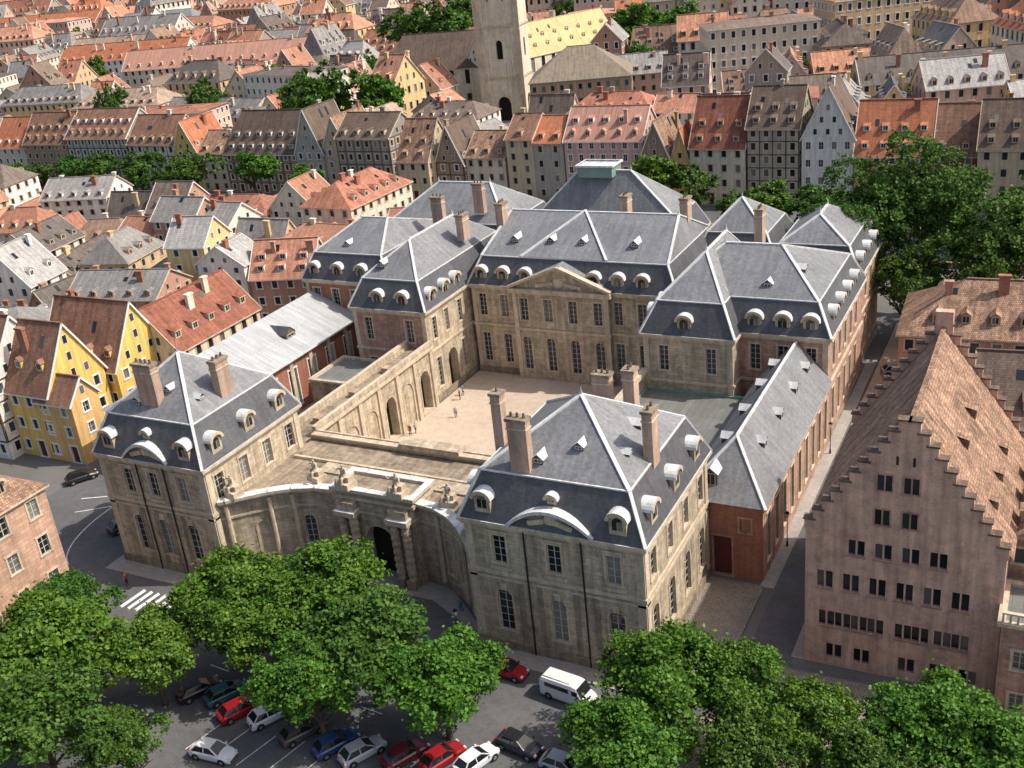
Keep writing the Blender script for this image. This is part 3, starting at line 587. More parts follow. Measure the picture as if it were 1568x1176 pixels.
# ================================================================ LEFT SIDE HOUSES
YEL=P('yellow_render',(.76,.54,.16)); ORY=P('ochre_render',(.72,.47,.19)); WHT=P('white_render',(.78,.75,.68)); CRM=P('cream_render',(.74,.65,.50)); PNK=P('pink_render',(.66,.42,.35)); GRY=P('grey_render',(.44,.41,.35)); TAN=P('tan_render',(.62,.50,.33)); REDW=P('dark_red_render',(.24,.08,.06)); BRN=P('brown_render',(.38,.27,.18))
TB2=build_mat('red_brown_tiles',(.33,.18,.12),brick=(.25,.3,.03,.8,1.2,.55),var=.25,streak=.3,patch=.2)
house('yellow_gabled_house',-128.4,97,0,L=8.4,D=10.5,h=10.5,rh=8.5,W=YEL,Rf=TB2,floors=3,Tr=WHITE,dorm=((.3,'gable'),),chim=1)
house('yellow_gabled_house',-130,108,0,L=15,D=10.5,h=9.8,rh=8.5,W=YEL,Rf=TB2,floors=3,Tr=WHITE,dorm=((.15,'gable'),),chim=1)
house('ochre_house',-123.5,94.2,0,L=7,D=5,h=9.5,rh=3,W=ORY,Rf=TB2,floors=3,Tr=WHITE,dorm=(),chim=0,bars=True)
house('half_timbered_house',-137.2,95.5,2,L=8.6,D=12,h=12,rh=8,W=WHT,Rf=TB2,floors=4,Tr=WHITE,timber=TIMB,dorm=((.15,'shed'),(.45,'shed')),chim=1)
house('half_timbered_house',-146.3,93.5,6,L=8.6,D=12,h=12,rh=8,W=P('red_render',(.5,.15,.08)),Rf=TILED,floors=4,Tr=WHITE,timber=TIMB,dorm=((.15,'shed'),),chim=1)
house('half_timbered_house',-155.5,92,8,L=8.6,D=12,h=12,rh=7,W=CRM,Rf=TB2,floors=4,Tr=WHITE,timber=TIMB,dorm=((.15,'shed'),),chim=1)
house('red_roofed_house',-124,120.5,0,L=19,D=12.5,h=9.8,rh=6,W=CRM,Rf=TILER,floors=3,Tr=STONEL,dorm=((.2,'shed'),),chim=2,axis='y')
house('sandstone_corner_house',-98.3,54.3,0,L=19,D=14.5,h=16.8,rh=4.5,W=P('pink_corner_stone',(.56,.35,.25),brick=BR),Rf=TILEB,floors=4,Tr=STONEL,dorm=((.15,'round'),),chim=2,axis='y',hip=.9,bars=True,ww=1.2,wh=2.0,pitchw=3.2)
# ================================================================ QUAY ROW
def q(name,x0,x1,h,ridge,W,Rf,axis='x',D=14,y=232,**k):
    k.setdefault('floors',max(3,round(h/3.1))); k.setdefault('Tr',WHITE if R.random()<.5 else STONEL)
    w=x1-x0; L,DD=(w,D) if axis=='x' else (D,w)
    return house(name,(x0+x1)/2,y+D/2+R.uniform(-.7,.7),R.uniform(-2.5,2.5),L=L-.06,D=DD-.06,h=h+R.uniform(-.5,.5),rh=ridge-h,W=W,Rf=Rf,axis=axis,**k)
tw='townhouse'; SALM=P('salmon_tiles',(.50,.27,.20))
q(tw,-305,-290,12,20,CRM,TILEO,dorm=((.12,'shed'),)); q(tw,-290,-272,14,22,BRN,TB2,dorm=((.1,'gable'),(.45,'shed')))
q(tw,-272,-248,15,22,GRY,TB2,D=16,timber=TIMB,dorm=((.12,'gable'),(.5,'shed'))); q(tw,-247,-229,13,20,WHT,TB2,timber=TIMB,dorm=((.1,'shed'),))
q(tw,-229,-221,12,20,YEL,TILEO,axis='y'); q(tw,-221,-211,11,16,CRM,TILEB); q(tw,-211,-186,11,21,BRN,TILED,D=16,dorm=((.1,'shed'),(.38,'shed')),hip=.3,timber=TIMB)
q(tw,-186,-177,12,23,GRY,TILED,axis='y'); q(tw,-177,-169,13,21,TAN,TILEB,axis='y'); q(tw,-168,-152,16,21,P('dark_timber_infill',(.3,.28,.25)),TILED,y=226,timber=TIMB,dorm=((.1,'shed'),)); 
q(tw,-152,-143,10,19,TAN,TILEB,dorm=((.1,'shed'),(.4,'shed')),y=228); q(tw,-143,-135,9,18,BRN,TILED,axis='y',timber=TIMB); q(tw,-135,-124,10,15,CRM,TILEB)
q(tw,-123,-116,14.3,19,TAN,TB2,dorm=((.1,'shed'),)); q(tw,-116,-108,13.6,18.5,GRY,TILEO); q(tw,-108,-89,14.3,20.8,PNK,SALM,dorm=((.12,'gable'),(.5,'shed')),bars=True)
q(tw,-89,-82,11,19,BRN,TILEB,axis='y'); q(tw,-82,-77.5,10,17,ORY,TILEO,axis='y')
q(tw,-77,-64.5,12.8,22.5,CRM,TILER,dorm=((.1,'shed'),(.4,'shed'))); q(tw,-64.5,-53.2,17,24.5,P('old_grey_timber',(.46,.41,.32)),TILED,dorm=((.1,'shed'),(.4,'shed')),floors=6,timber=TIMB)
q(tw,-53,-42.3,14.5,25,WHT,TILED,axis='y',floors=4,bars=True); q(tw,-42,-27,11.7,21.5,ORY,TILEO,dorm=((.1,'shed'),(.42,'shed')),floors=4)
q(tw,-27,-18.3,11.7,20.5,REDW,TB2,dorm=((.1,'shed'),)); q(tw,-18,-5,13.5,21.6,TAN,TILED,dorm=((.1,'shed'),(.4,'shed')),y=229); q(tw,-5,8,13,22,CRM,TILEO,y=227); q(tw,8,22,14,22,PNK,TILED,y=225)
# ================================================================ CHURCH etc.
CH=empty('church'); mb=MB(); CHW=P('church_stone',(.74,.65,.50),patch=.15); mb.M=Matrix.Translation((-172,330,0))@Matrix.Rotation(math.radians(12),4,'Z')
for i,(p,qq) in enumerate((((-7,-6),(7,-6)),((7,-6),(7,6)),((7,6),(-7,6)),((-7,6),(-7,-6)))):
    L=math.dist(p,qq); wall(mb,p,qq,0,58,CHW,[(L/2,.1,4.5,8,'arch',2.2),(L/2,20,2.2,6,'arch',1.1),(L/2-2.5,38,.7,1.6,'win'),(L/2+2.5,38,.7,1.6,'win'),(L/2-2.4,47,1.8,6,'arch',.9),(L/2+2.4,47,1.8,6,'arch',.9)],bars=False)
for z in(14,30,44,56): mb.ring((-7,7,-6,6),z,z+.7,.35,STONEL)
for sx in(-1,1): mb.box(sx*6.6-.9,sx*6.6+.9,-6.6,-5.99,0,43.9,STONEL)
mb.face([(-7.3,-6.3,58),(7.3,-6.3,58),(0,0,68)],SLATE);mb.face([(7.3,-6.3,58),(7.3,6.3,58),(0,0,68)],SLATE);mb.face([(7.3,6.3,58),(-7.3,6.3,58),(0,0,68)],SLATE);mb.face([(-7.3,6.3,58),(-7.3,-6.3,58),(0,0,68)],SLATE)
mb.obj('tower',CH)
house_mb(L=62,D=15,h=17,rh=10,W=P('nave_wall',(.76,.68,.5)),Rf=P('pale_yellow_roof',(.66,.50,.25),patch=.15),floors=2,Tr=WHITE,dorm=((.2,'gable'),(.5,'gable')),chim=0,pitchw=5,ww=1.8,wh=5,dsp=6).obj('nave',CH,(-176,368,0),math.radians(70))
house_mb(L=40,D=20,h=16,rh=11,W=CHW,Rf=TILED,floors=2,Tr=STONEL,dorm=(),chim=0,pitchw=5,ww=1.6,wh=5,hip=.6).obj('old_choir',CH,(-205,346,0),math.radians(12))
house('school_building',-137,312,20,L=30,D=22,h=17,rh=8,W=P('school_brick',(.46,.28,.19)),Rf=P('moss_brown_roof',(.27,.22,.165),patch=.2),floors=4,Tr=COPPER,dorm=(),chim=0,hip=1.)
house('yellow_institution',-62,512,4,L=55,D=16,h=22,rh=6,W=YEL,Rf=TILED,floors=5,Tr=WHITE,dorm=((.2,'gable'),),chim=4,pitchw=4,ww=1.6,wh=2.4)
house('orange_barracks',-165,600,6,L=120,D=18,h=20,rh=8,W=P('brick_orange',(.55,.27,.17)),Rf=TILEO,floors=4,Tr=WHITE,dorm=((.2,'gable'),),chim=6,pitchw=5,ww=2,wh=2.6,dsp=7)
house('office_block',-640,720,12,L=30,D=22,h=42,rh=.8,W=P('office_white',(.7,.7,.68)),Rf=LEADD,floors=11,dorm=(),chim=1,hip=.9,ww=1.6,wh=2)
house('office_block',-590,735,12,L=22,D=18,h=34,rh=.8,W=P('office_grey',(.42,.43,.45)),Rf=LEADD,floors=9,dorm=(),chim=1,hip=.9,ww=1.6,wh=2)
house('market_hall',-540,560,10,L=70,D=36,h=15,rh=10,W=GRY,Rf=P('hall_grey_roof',(.24,.24,.24)),floors=2,dorm=((.3,'gable'),),chim=0,hip=.6,pitchw=5,ww=2,wh=4,dsp=8)
house('red_brick_depot',-660,575,8,L=95,D=20,h=20,rh=7,W=P('depot_brick',(.42,.16,.11)),Rf=TILEO,floors=4,Tr=WHITE,dorm=((.15,'gable'),),chim=4,pitchw=4.5,ww=2,wh=3,dsp=6)
house('long_apartment_house',-330,372,14,L=85,D=16,h=17,rh=7,W=CRM,Rf=SALM,floors=5,Tr=WHITE,dorm=((.12,'gable'),),chim=7,dsp=5,pitchw=3.2,ww=1.3,wh=2)
house('long_apartment_house',-410,400,10,L=70,D=16,h=17,rh=7,W=WHT,Rf=TILEO,floors=5,Tr=WHITE,dorm=((.12,'gable'),),chim=6,dsp=5,pitchw=3.2,ww=1.3,wh=2)
# ================================================================ CITY FILL
VAR=[];VARG=[]
rg=random.Random(5)
specs=[dict(L=14,D=11,h=13,rh=5,floors=4,dorm=((.12,'shed'),)),dict(L=10,D=12,h=13,rh=7,floors=4,axis='y',dorm=((.15,'gable'),)),dict(L=18,D=12,h=15,rh=5,floors=5,dorm=((.1,'gable'),),chim=3),
dict(L=12,D=10,h=10,rh=6,floors=3,dorm=((.15,'shed'),(.45,'shed')),chim=2),dict(L=22,D=13,h=16,rh=4.5,floors=5,hip=.7,dorm=((.15,'gable'),),chim=3),dict(L=11,D=9,h=15,rh=4,floors=5,dorm=(),chim=2),
dict(L=9,D=14,h=14,rh=6,floors=4,axis='y',dorm=((.2,'shed'),),chim=2),dict(L=16,D=12,h=12,rh=7.5,floors=4,dorm=((.08,'shed'),(.4,'shed')),chim=2,hip=.25),dict(L=13,D=11,h=11,rh=4.5,floors=3,dorm=((.15,'gable'),),chim=1,hip=.5),
dict(L=8,D=10,h=17,rh=5,floors=5,dorm=(),chim=1),dict(L=20,D=10,h=9,rh=4,floors=3,dorm=((.2,'shed'),),chim=2),dict(L=15,D=15,h=17,rh=1.2,floors=5,dorm=(),chim=3,hip=.9),dict(L=12,D=9,h=8,rh=6.5,floors=2,axis='y',dorm=(),chim=1)]
longs=[dict(L=42,D=14,h=16,rh=5.5,floors=5,dorm=((.12,'gable'),),chim=5,dsp=4.5),dict(L=34,D=15,h=18,rh=5,floors=5,dorm=((.12,'shed'),),chim=4,hip=.6),dict(L=30,D=16,h=20,rh=1.,floors=6,dorm=(),chim=2,hip=.9)]
for i,s in enumerate(specs+longs):
    VAR.append((house_mb(W=WALLR,Rf=ROOFR,Tr=WHITE if i%2 else STONEL,rng=rg,**s).mesh('townhouse_mesh'),s))
    VARG.append((house_mb(W=WALLR,Rf=ROOFG,Tr=WHITE if i%2 else STONEL,rng=rg,**s).mesh('townhouse_mesh'),s))
EXC=[(-172,332,20),(-176,360,17),(-183,385,17),(-205,346,26),(-137,312,21),(-200,268,15),(-188,275,12),(-230,395,22),(-250,405,20),(-152,400,20),(-135,405,16),(-170,560,20),(-156,293,13),(-147,278,9),(-128,290,11),(-62,512,24),(-86,510,14),(-165,600,30),(-200,596,30),(-130,604,30),
 (-640,720,20),(-590,735,18),(-540,560,30),(-565,556,22),(-515,564,22),(-660,575,22),(-690,571,22),(-630,579,22),(-330,372,17),(-305,378,16),(-355,366,16),(-410,400,17),(-388,404,15),(-432,396,15)]
def free(x,y,m=0): return all(math.hypot(x-a,y-b)>r+m for a,b,r in EXC)
y=256.0; row=0
while y<1270:
    xl=-1.24*y-50; xr=28
    x=xr+rg.uniform(0,9); scy=1.0+.12*min(1,(y-256)/60)+max(0,(y-340)/900)
    while x>xl:
        li=rg.random()<(.08 if x>-1.0*y*.7 else .2)
        V=VAR if rg.random()<(.8 if y>330 else .65) else VARG
        me,s=V[rg.randrange(len(specs),len(V))] if li else V[rg.randrange(len(specs))]
        turn=(rg.random()<.42 and not li)
        w=(s['L'] if (s.get('axis','x')=='x')!=turn else s['D'])*scy
        ang=.42*math.sin(x/90+row*.35)+.32*math.sin(y/120+x/200)+rg.uniform(-.12,.12)+(math.pi/2 if turn else 0)
        px,py=x-w/2,y+rg.uniform(-3,3)+12*math.sin(x/60+row*.3)*min(1,(y-250)/60)
        if free(px,py,(5 if not li else 18)) and not(py<254 ):
            zs=rg.uniform(.75,1.3) if py>266 else rg.uniform(.6,.95)
            link(me,'townhouse',None,(px,py,-.3),ang,(scy,scy,scy*zs))
        x-=w+rg.choice((-.2,-.1,0,.2,4,9 if rg.random()<.35 else 0))
    y+=(19 if row%2 else 24)*scy*(1.0+.15*min(1,(y-254)/500)); row+=1
for y,xs in((113,-150),(131,-140),(149,-121),(167,-117),(185,-112)):
    x=xs
    while x>-1.24*y-45:
        turn=rg.random()<.35
        me,s=(VARG if rg.random()<.75 else VAR)[rg.choice((0,1,2,3,4,5,7,8,9,10,12))]; w=(s['L'] if (s.get('axis','x')=='x')!=turn else s['D'])
        link(me,'townhouse',None,(x-w/2,y+rg.uniform(-2,2),-.2),rg.uniform(-.18,.18)+.12+(math.pi/2 if turn else 0),(1,1,rg.uniform(.62,.95)))
        x-=w+rg.choice((-.1,.1,2.5))
# ================================================================ TREES
LEAFA=leaf_mat('leaves_lime',(.03,.075,.010),(.085,.185,.020),(.20,.34,.045)); LEAFB=leaf_mat('leaves_plane',(.025,.065,.012),(.07,.15,.022),(.15,.26,.042))
def tree_mesh(seed,n,leaf,lm,clr=.17,lobes=16):
    g=np.random.RandomState(seed); cz=1.35
    L=[]
    for i in range(lobes):
        d=g.normal(size=3); d/=np.linalg.norm(d); d[2]=abs(d[2])*.9 if g.rand()<.7 else d[2]; d*=np.array([.72,.72,.7])*g.uniform(.5,1.15); L.append((d,g.uniform(.16,.38)))
    L.append((np.array([0,0,.0]),.45))
    nc=int(n/36); C=[]
    wts=np.array([l[1]**2 for l in L]); wts/=wts.sum()
    for i in range(nc):
        c,rr=L[g.choice(len(L),p=wts)]; d=g.normal(size=3); d/=np.linalg.norm(d)
        if d[2]<-.3 and g.rand()<.5: d[2]*=-1
        C.append(c+d*rr*g.uniform(.75,1.18))
    C=np.array(C); idx=g.randint(nc,size=n); s=clr*.4*g.uniform(.5,1.15,size=nc)[idx]
    pos=C[idx]+g.normal(size=(n,3))*s[:,None]*np.array([1,1,.65]); pos[:,2]+=cz
    nrm=g.normal(size=(n,3))*.8+ (C[idx]/(np.linalg.norm(C[idx],axis=1)[:,None]+1e-6))*.6+np.array([0,0,.7]); nrm/=np.linalg.norm(nrm,axis=1)[:,None]
    a=np.cross(nrm,g.normal(size=(n,3))); a/=np.linalg.norm(a,axis=1)[:,None]; b=np.cross(nrm,a)
    sz=leaf*g.uniform(.6,1.3,size=n)[:,None]; a=a*sz*.5; b=b*sz*.36
    V=np.stack([pos-a,pos-b+nrm*sz*.05,pos+a,pos+b],1).reshape(-1,3)
    mb=MB(); mb.cone((0,0,0),(0,.02,.55),.055,.04,BARK,8); mb.cone((0,.02,.55),(.02,0,1.2),.04,.022,BARK,7)
    for i in range(9):
        t=g.uniform(0,6.28); z0=g.uniform(.45,.95); e=(math.cos(t)*g.uniform(.4,.65),math.sin(t)*g.uniform(.4,.65),z0+g.uniform(.35,.8))
        mid=(e[0]*.45,e[1]*.45,z0+(e[2]-z0)*.55); mb.cone((0,.01,z0),mid,.026,.016,BARK,6); mb.cone(mid,e,.016,.005,BARK,5)
        e2=(mid[0]+g.uniform(-.3,.3),mid[1]+g.uniform(-.3,.3),mid[2]+.35); mb.cone(mid,e2,.012,.004,BARK,5)
    nv=len(mb.v); allv=np.concatenate([np.array(mb.v),V]); faces=mb.f+[(nv+4*i,nv+4*i+1,nv+4*i+2,nv+4*i+3) for i in range(n)]
    me=bpy.data.meshes.new('tree_mesh'); me.from_pydata(allv.tolist(),[],faces); me.materials.append(BARK); me.materials.append(lm)
    me.polygons.foreach_set('material_index',[0]*len(mb.f)+[1]*n); me.update(); return me
TN=[tree_mesh(1,20000,.066,LEAFA),tree_mesh(2,20000,.066,LEAFA,lobes=22),tree_mesh(3,20000,.068,LEAFB,lobes=19)]
TF=[tree_mesh(4,6000,.10,LEAFB,lobes=12),tree_mesh(5,6000,.10,LEAFA,lobes=12)]
TBIG=[tree_mesh(6,28000,.048,LEAFA,clr=.12,lobes=26),tree_mesh(7,28000,.048,LEAFB,clr=.12,lobes=26)]
def tree(name,T,x,y,r,zc=None):
    zc=zc or 7; r*=1.08; link(R.choice(T),name,None,(x,y,0),R.uniform(0,6.28),(r,r,max(zc/1.35,r*.85)))
for (x,y,r,z) in((-80,52,6.6,7),(-73,44,6,6.5),(-72,56,5,6.5),(-69,64,5.6,7.5),(-61,67.5,6.3,7.8),(-52.5,63,6,7.5),(-44,61.5,5.4,6.5),(-54,57,5.0,6.5),(-64.5,61,5,6.5),(-87,47,6,6),(-84,58,4.5,6.5),(-66,46.5,3.6,5.2),
    (-25.8,66,5.4,7.5),(-20.3,68,4.2,6.5),(-14.6,66.5,4.,6),(-5.6,69.5,5,6.5),(0,68,5.2,6.5),(-27,60,5,6),(-9.8,63.5,3.6,5.5),(-19,63,4,5.5)):
    tree('linden_tree',TN,x,y,r,z)
for (x,y,r,z) in((-28,166,9,15),(-20,173,10,17),(-9.5,165,9.5,13),(-21,160,6.5,9),(-2,172,10,14),(5,163,8,12)): tree('plane_tree',TBIG,x,y,r,z)
for (x,y,r,z) in((-250,222,6.5,8),(-232,220,7,8.5),(-214,221,7,8),(-192,220,7,8),(-171,215,6,7),(-262,224,6,6.5),(-275,222,5,6),(-290,221,5,6),(-302,219,5,6),(-281,220,5,6),(-222,218,5,6),
    (-82,219,7,8),(-73,220,6,7.5),(-52,206,6,7),(-44,205,6,7),(-60,207,5,6),(-37,207,5,6),(-118,190,5,6),(-200,268,12,18),(-188,275,9,15),(-212,266,8,14),(-230,395,16,22),(-250,405,14,20),(-152,400,13,17),(-135,405,12,16),(-144,392,10,14),(-170,560,16,16),(-120,640,20,18),(-108,560,14,14)): tree('quay_tree' if y<260 else 'city_tree',TF,x,y,r,z)
for i in range(46):
    y=rg.uniform(262,620); x=-rg.uniform(.02,1.15)*y
    if free(x,y,6): tree('city_tree',TF,x,y,rg.uniform(5,9),rg.uniform(10,15))
# ================================================================ CARS
CGL=build_mat('car_glass',(.015,.018,.02),rough=.08,spec=.6,var=.02,fine=.02); HUB=build_mat('alloy_hub',(.4,.4,.42),rough=.35,metal=.6); LAMP=build_mat('headlamp',(.7,.7,.7),rough=.2); RLAMP=build_mat('tail_lamp',(.35,.02,.02),rough=.3)
def car_mb(paint,van=False):
    mb=MB()
    if van: S=[(-2.55,1.0,.8),(-2.5,1.95,.9),(-2.3,2.15,.93),(0.9,2.2,.93),(1.35,2.1,.92),(1.95,1.25,.9),(2.5,1.0,.84),(2.62,.6,.74)]
    else: S=[(-2.14,.58,.68),(-2.08,.86,.78),(-1.75,.96,.84),(-.8,.97,.87),(.4,.96,.87),(.95,.93,.86),(1.55,.84,.83),(1.98,.70,.76),(2.15,.5,.64)]
    rings=[]
    for x,z,w in S:
        zz=z-.16 if not van else max(.5,z-.3)
        rings.append([(x,-w*.9,.2),(x,-w,.42),(x,-w,zz),(x,-w*.86,z-.02),(x,-w*.4,z+.02),(x,w*.4,z+.02),(x,w*.86,z-.02),(x,w,zz),(x,w,.42),(x,w*.9,.2)])
    for i in range(len(rings)-1):
        for j in range(10): k=(j+1)%10; mb.face([rings[i][j],rings[i][k],rings[i+1][k],rings[i+1][j]],paint)
    mb.face(rings[0],paint); mb.face(rings[-1][::-1],paint)
    if not van:
        b=[(-1.85,-.76,.94),(1.02,-.76,.92),(1.02,.76,.92),(-1.85,.76,.94)]; t=[(-1.3,-.58,1.42),(.18,-.58,1.44),(.18,.58,1.44),(-1.3,.58,1.42)]
        for i in range(4): j=(i+1)%4; mb.face([b[i],b[j],t[j],t[i]],CGL); mb.beam(b[i],t[i],.09,paint,.07)
        mb.beam((-.45,-.77,.94),(-.45,-.59,1.43),.08,paint,.05); mb.beam((-.45,.77,.94),(-.45,.59,1.43),.08,paint,.05)
        mb.box(-1.34,.22,-.61,.61,1.42,1.455,paint); mb.box(-1.22,.1,-.5,.5,1.456,1.48,paint)
        xs=(-1.35,1.35); rw=.32
        for s in(-1,1): mb.box(.75,.9,s*.95-.08,s*.95+.08,.92,1.04,paint)
    else:
        for s in(-1,1):
            mb.box(.95,1.55,s*.925-.012,s*.925+.012,1.35,1.85,CGL); mb.box(-1.9,.6,s*.935-.012,s*.935+.012,1.4,1.85,CGL); mb.box(1.5,1.65,s*1.05-.08,s*1.05+.08,1.3,1.5,TYRE)
        mb.face([(1.40,-.78,2.05),(1.97,-.8,1.3),(1.97,.8,1.3),(1.40,.78,2.05)],CGL); mb.box(-2.2,.6,-.6,.6,2.2,2.27,WHITE); xs=(-1.6,1.75); rw=.34
    fx=S[-1][0]; rx=S[0][0]; zl=.62
    for s in(-1,1):
        mb.box(fx-.22,fx-.05,s*.55-.14,s*.55+.14,zl-.06,zl+.1,LAMP); mb.box(rx-.02,rx+.12,s*.6-.12,s*.6+.12,zl+.05,zl+.25,RLAMP)
        for x in xs:
            w=.86 if not van else .92
            mb.cone((x,s*(w-.2),rw),(x,s*(w+.012),rw),rw+.06,rw+.06,TYRE,16); mb.cone((x,s*(w-.2),rw),(x,s*(w+.03),rw),rw,rw,TYRE,16); mb.cone((x,s*w,rw),(x,s*(w+.045),rw),.19,.17,HUB,10)
    mb.box(fx-.1,fx+.02,-.55,.55,.25,.42,TYRE); mb.box(rx-.02,rx+.1,-.55,.55,.25,.42,TYRE)
    return mb
def paint(n,c): return build_mat('car_paint_'+n,c,rough=.25,var=.02,fine=.02,spec=.6)
PT={k:paint(k,c) for k,c in dict(white=(.75,.75,.75),red=(.30,.015,.02),black=(.02,.02,.025),silver=(.42,.44,.46),blue=(.03,.07,.2),teal=(.03,.12,.16),dark=(.08,.085,.09),maroon=(.15,.02,.03)).items()}
CM={k:car_mb(p).mesh('car_'+k) for k,p in PT.items()}; VM=car_mb(PT['white'],True).mesh('van')
for n,c,x,y,a in(('parked_car','white',-62.8,52.2,5),('parked_car','red',-64.2,57.6,62),('parked_car','teal',-67,59,62),('parked_car','white',-61,58,62),('parked_car','blue',-53,57,62),('parked_car','silver',-50.2,57,62),('parked_car','black',-37.6,62.4,-10),('parked_car','white',-40.3,59.5,70),('parked_car','red',-43.2,58.8,66),('parked_car','maroon',-46.4,58,64),('parked_car','silver',-33,61.5,-5),('parked_car','red',-43.2,71,-5),
    ('parked_car','dark',-56.8,57.2,62),('parked_car','black',-70,58.5,62),('parked_car','silver',-20,148,20),('parked_car','dark',-14.5,152,15),('parked_car','black',-10,150,100),('parked_car','dark',-101,80,70),('parked_car','black',-117,88,60),('parked_car','dark',-21.3,116,90)):
    link(CM[c],n,None,(x,y,.02),math.radians(a))
link(VM,'camper_van',None,(-36.3,69.8,.02),math.radians(-8))
# ================================================================ FIGURES
def figure_mesh(name,joints,mats):
    V=[Vector(j[1]) for j in joints]; names=[j[0] for j in joints]; E=[(names.index(j[3]),i) for i,j in enumerate(joints) if j[3]]
    me=bpy.data.meshes.new(name+'_sk'); me.from_pydata(V,E,[]); o=bpy.data.objects.new(name+'_sk',me); SC.collection.objects.link(o)
    o.modifiers.new('s','SKIN')
    for i,j in enumerate(joints): me.skin_vertices[0].data[i].radius=(j[2],j[2]); me.skin_vertices[0].data[i].use_root=(i==0)
    ss=o.modifiers.new('u','SUBSURF'); ss.levels=1; ss.render_levels=1
    dg=bpy.context.evaluated_depsgraph_get(); m2=bpy.data.meshes.new_from_object(o.evaluated_get(dg)); bpy.data.objects.remove(o)
    m2.materials.clear()
    for m in mats: m2.materials.append(m)
    if len(mats)>1:
        for p in m2.polygons:
            z=p.center.z; p.material_index=0 if z<.08 else 1 if z<.92 else 2 if z<1.46 and (z>1.02 or abs(p.center.x)<.22) else 3 if z<1.68 else 4
            p.use_smooth=True
    return m2
def stand(step=.12,arm=.1):
    return [('pel',(0,0,.95),.15,None),('chest',(0,0,1.28),.17,'pel'),('neck',(0,0,1.5),.06,'chest'),('head',(0,-.02,1.62),.095,'neck'),('top',(0,0,1.73),.07,'head'),('nose',(0,-.1,1.62),.025,'head'),
    ('sl',(-.2,0,1.42),.065,'chest'),('el',(-.25,arm,1.15),.045,'sl'),('hl',(-.26,-arm*.6,.92),.032,'el'),('fl',(-.26,-arm*.9,.80),.022,'hl'),('sr',(.2,0,1.42),.065,'chest'),('er',(.25,-arm,1.15),.045,'sr'),('hr',(.26,-arm*1.8,.94),.032,'er'),('fr',(.26,-arm*2.2,.84),.022,'hr'),
    ('tl',(-.1,0,.88),.1,'pel'),('kl',(-.11,-step,.48),.065,'tl'),('al',(-.11,step*.2,.1),.042,'kl'),('ol',(-.11,step*.2-.16,.04),.035,'al'),('tr',(.1,0,.88),.1,'pel'),('kr',(.11,step*.2,.48),.065,'tr'),('ar',(.11,step*1.4,.1),.042,'kr'),('or',(.11,step*1.4-.16,.04),.035,'ar')]
def seated():
    return [('pel',(0,0,.6),.2,None),('chest',(.05,.05,1.0),.21,'pel'),('neck',(.05,.02,1.26),.07,'chest'),('head',(.08,-.03,1.4),.12,'neck'),('top',(.08,0,1.52),.08,'head'),('sl',(-.25,.05,1.15),.09,'chest'),('el',(-.5,-.1,1.0),.06,'sl'),('hl',(-.62,-.2,1.25),.05,'el'),('sr',(.3,.05,1.15),.09,'chest'),('er',(.42,-.1,.85),.06,'sr'),('hr',(.3,-.35,.72),.05,'er'),
    ('tl',(-.15,-.1,.55),.15,'pel'),('kl',(-.25,-.5,.5),.11,'tl'),('al',(-.3,-.5,.08),.07,'kl'),('tr',(.15,-.1,.55),.15,'pel'),('kr',(.3,-.45,.62),.11,'tr'),('ar',(.3,-.55,.08),.07,'kr'),('dr',(-.1,.3,.3),.25,'pel'),('dr2',(-.5,.3,.15),.2,'dr')]
SK=build_mat('skin',(.45,.28,.2)); HAIR=build_mat('hair',(.05,.03,.02)); SHOE=TYRE
cl=[build_mat('cloth',c) for c in ((.05,.06,.1),(.4,.38,.35),(.25,.05,.05),(.03,.03,.03),(.1,.2,.35))]
PM=[figure_mesh('person',stand(.14,.12),[SHOE,cl[0],cl[1],SK,HAIR]),figure_mesh('person',stand(.04,.03),[SHOE,cl[3],cl[2],SK,HAIR]),figure_mesh('person',stand(.18,.14),[SHOE,cl[0],cl[4],SK,HAIR])]
for i,(x,y,a) in enumerate(((-75.5,119,30),(-77.9,124.5,-60),(-78.2,126,120),(-78.6,113,80),(-79,112.2,10),(-52,78.1,10),(-21,126,0),(-91,70.2,90),(-45,72.8,80),(-29,80,20),(-12,72,30),(-10.5,73.5,200),(-9,71.5,120),(-3,75,60),(-31,69.5,0),(-58,77.5,40))):
    link(PM[i%3],'pedestrian',None,(x,y,.13 if y<93 else .03),math.radians(a))
ST=figure_mesh('statue',seated(),[STONEL])
for i,(x,y,z,s) in enumerate(((-71.5,82.6,10.1,1.6),(-66.3,80.9,11.0,1.7),(-59.7,80.9,11.0,1.7),(-54.4,82.2,10.1,1.6),(-78.6,77.0,10.1,1.6),(-49,77,10.1,1.6))):
    mb=MB(); mb.box(-.7,.7,-.5,.6,0,.5,STONEL); mb.box(-.5,.5,-.1,.5,.5,.95,STONEL)
    e=link(None,'stone_statue',None,(x,y,z),R.uniform(-.4,.4),s*.8); mb.obj('plinth',e); f=link(ST,'figure',e,(0,-.1,.42),0,1.1)
mb=MB(); c=[(-1.8,-1.8),(1.8,-1.8),(1.8,1.8),(-1.8,1.8)]; BL=build_mat('blue_tarp',(.12,.38,.65))
for i in range(4): j=(i+1)%4; mb.face([(*c[i],2.4),(*c[j],2.4),(0,0,3.3)],BL); mb.cone((*c[i],0),(*c[i],2.4),.04,.04,FRAME,6)
mb.obj('blue_canopy_tent',None,(-91,103,.02))
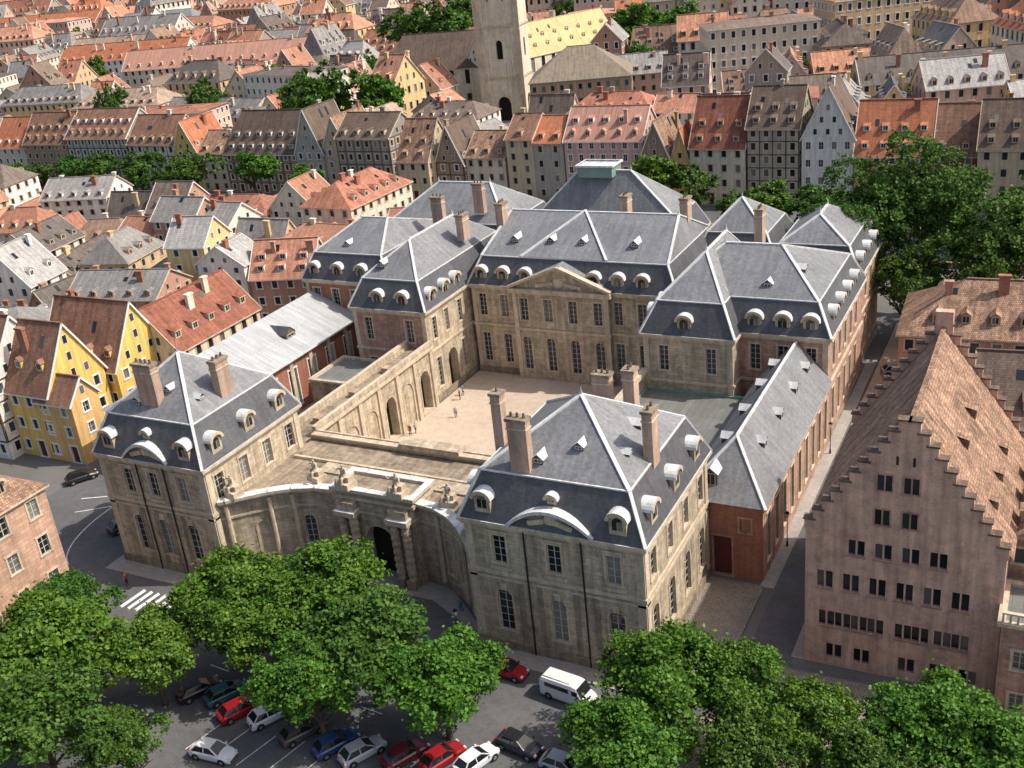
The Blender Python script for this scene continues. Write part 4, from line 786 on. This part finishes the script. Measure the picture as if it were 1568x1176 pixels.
def lamp_mb():
    mb=MB(); mb.cone((0,0,0),(0,0,.6),.14,.08,TYRE,8); mb.cone((0,0,.6),(0,0,3.6),.06,.045,TYRE,8); mb.cone((0,0,3.6),(0,0,4.1),.12,.24,WHITE,6); mb.cone((0,0,4.1),(0,0,4.35),.28,.03,TYRE,6); return mb
LM=lamp_mb().mesh('street_lamp')
for x,y in((-77,73.2),(-63,77.3),(-49.5,73.2),(-23.9,100),(-23.9,122),(-99,86),(-31,68.5),(-8,73),(-60,63)): link(LM,'street_lamp',None,(x,y,.1))
# ================================================================ LIGHT, CAMERA
S=Vector((.93,.36,0)).normalized(); el=math.radians(50); S=Vector((S.x*math.cos(el),S.y*math.cos(el),math.sin(el)))
l=bpy.data.lights.new('sun','SUN'); l.energy=4.4; l.angle=math.radians(.6); l.color=(1,.94,.85); lo=bpy.data.objects.new('sun',l); lo.rotation_euler=S.to_track_quat('Z','Y').to_euler(); SC.collection.objects.link(lo)
w=bpy.data.worlds.new('World'); SC.world=w; w.use_nodes=True; nt=w.node_tree; bg=nt.nodes['Background']; sk=nt.nodes.new('ShaderNodeTexSky'); sk.sky_type='NISHITA'; sk.sun_disc=False; sk.sun_elevation=el; sk.sun_rotation=math.atan2(S.x,S.y)
sk.air_density=1.0; sk.dust_density=4.0; sk.ozone_density=.6; nt.links.new(sk.outputs[0],bg.inputs[0]); bg.inputs[1].default_value=.15
f,Pt,r,yw=1668.8,math.radians(23.70),math.radians(6.22),math.radians(28.97)
h=Vector((-math.sin(yw),math.cos(yw),0)); r0=Vector((math.cos(yw),math.sin(yw),0)); z=Vector((0,0,1))
fw=h*math.cos(Pt)-z*math.sin(Pt); d0=-h*math.sin(Pt)-z*math.cos(Pt)
right=r0*math.cos(r)+d0*math.sin(r); down=-r0*math.sin(r)+d0*math.cos(r)
cam=bpy.data.cameras.new('camera'); cam.lens=f/1568*36; cam.clip_end=8000; co=bpy.data.objects.new('camera',cam)
M=Matrix.Identity(4)
for i in range(3): M[i][0]=right[i]; M[i][1]=-down[i]; M[i][2]=-fw[i]
M[2][3]=66; co.matrix_world=M; SC.collection.objects.link(co); SC.camera=co
SC.view_settings.view_transform='Standard'; SC.view_settings.look='None'; SC.view_settings.exposure=0
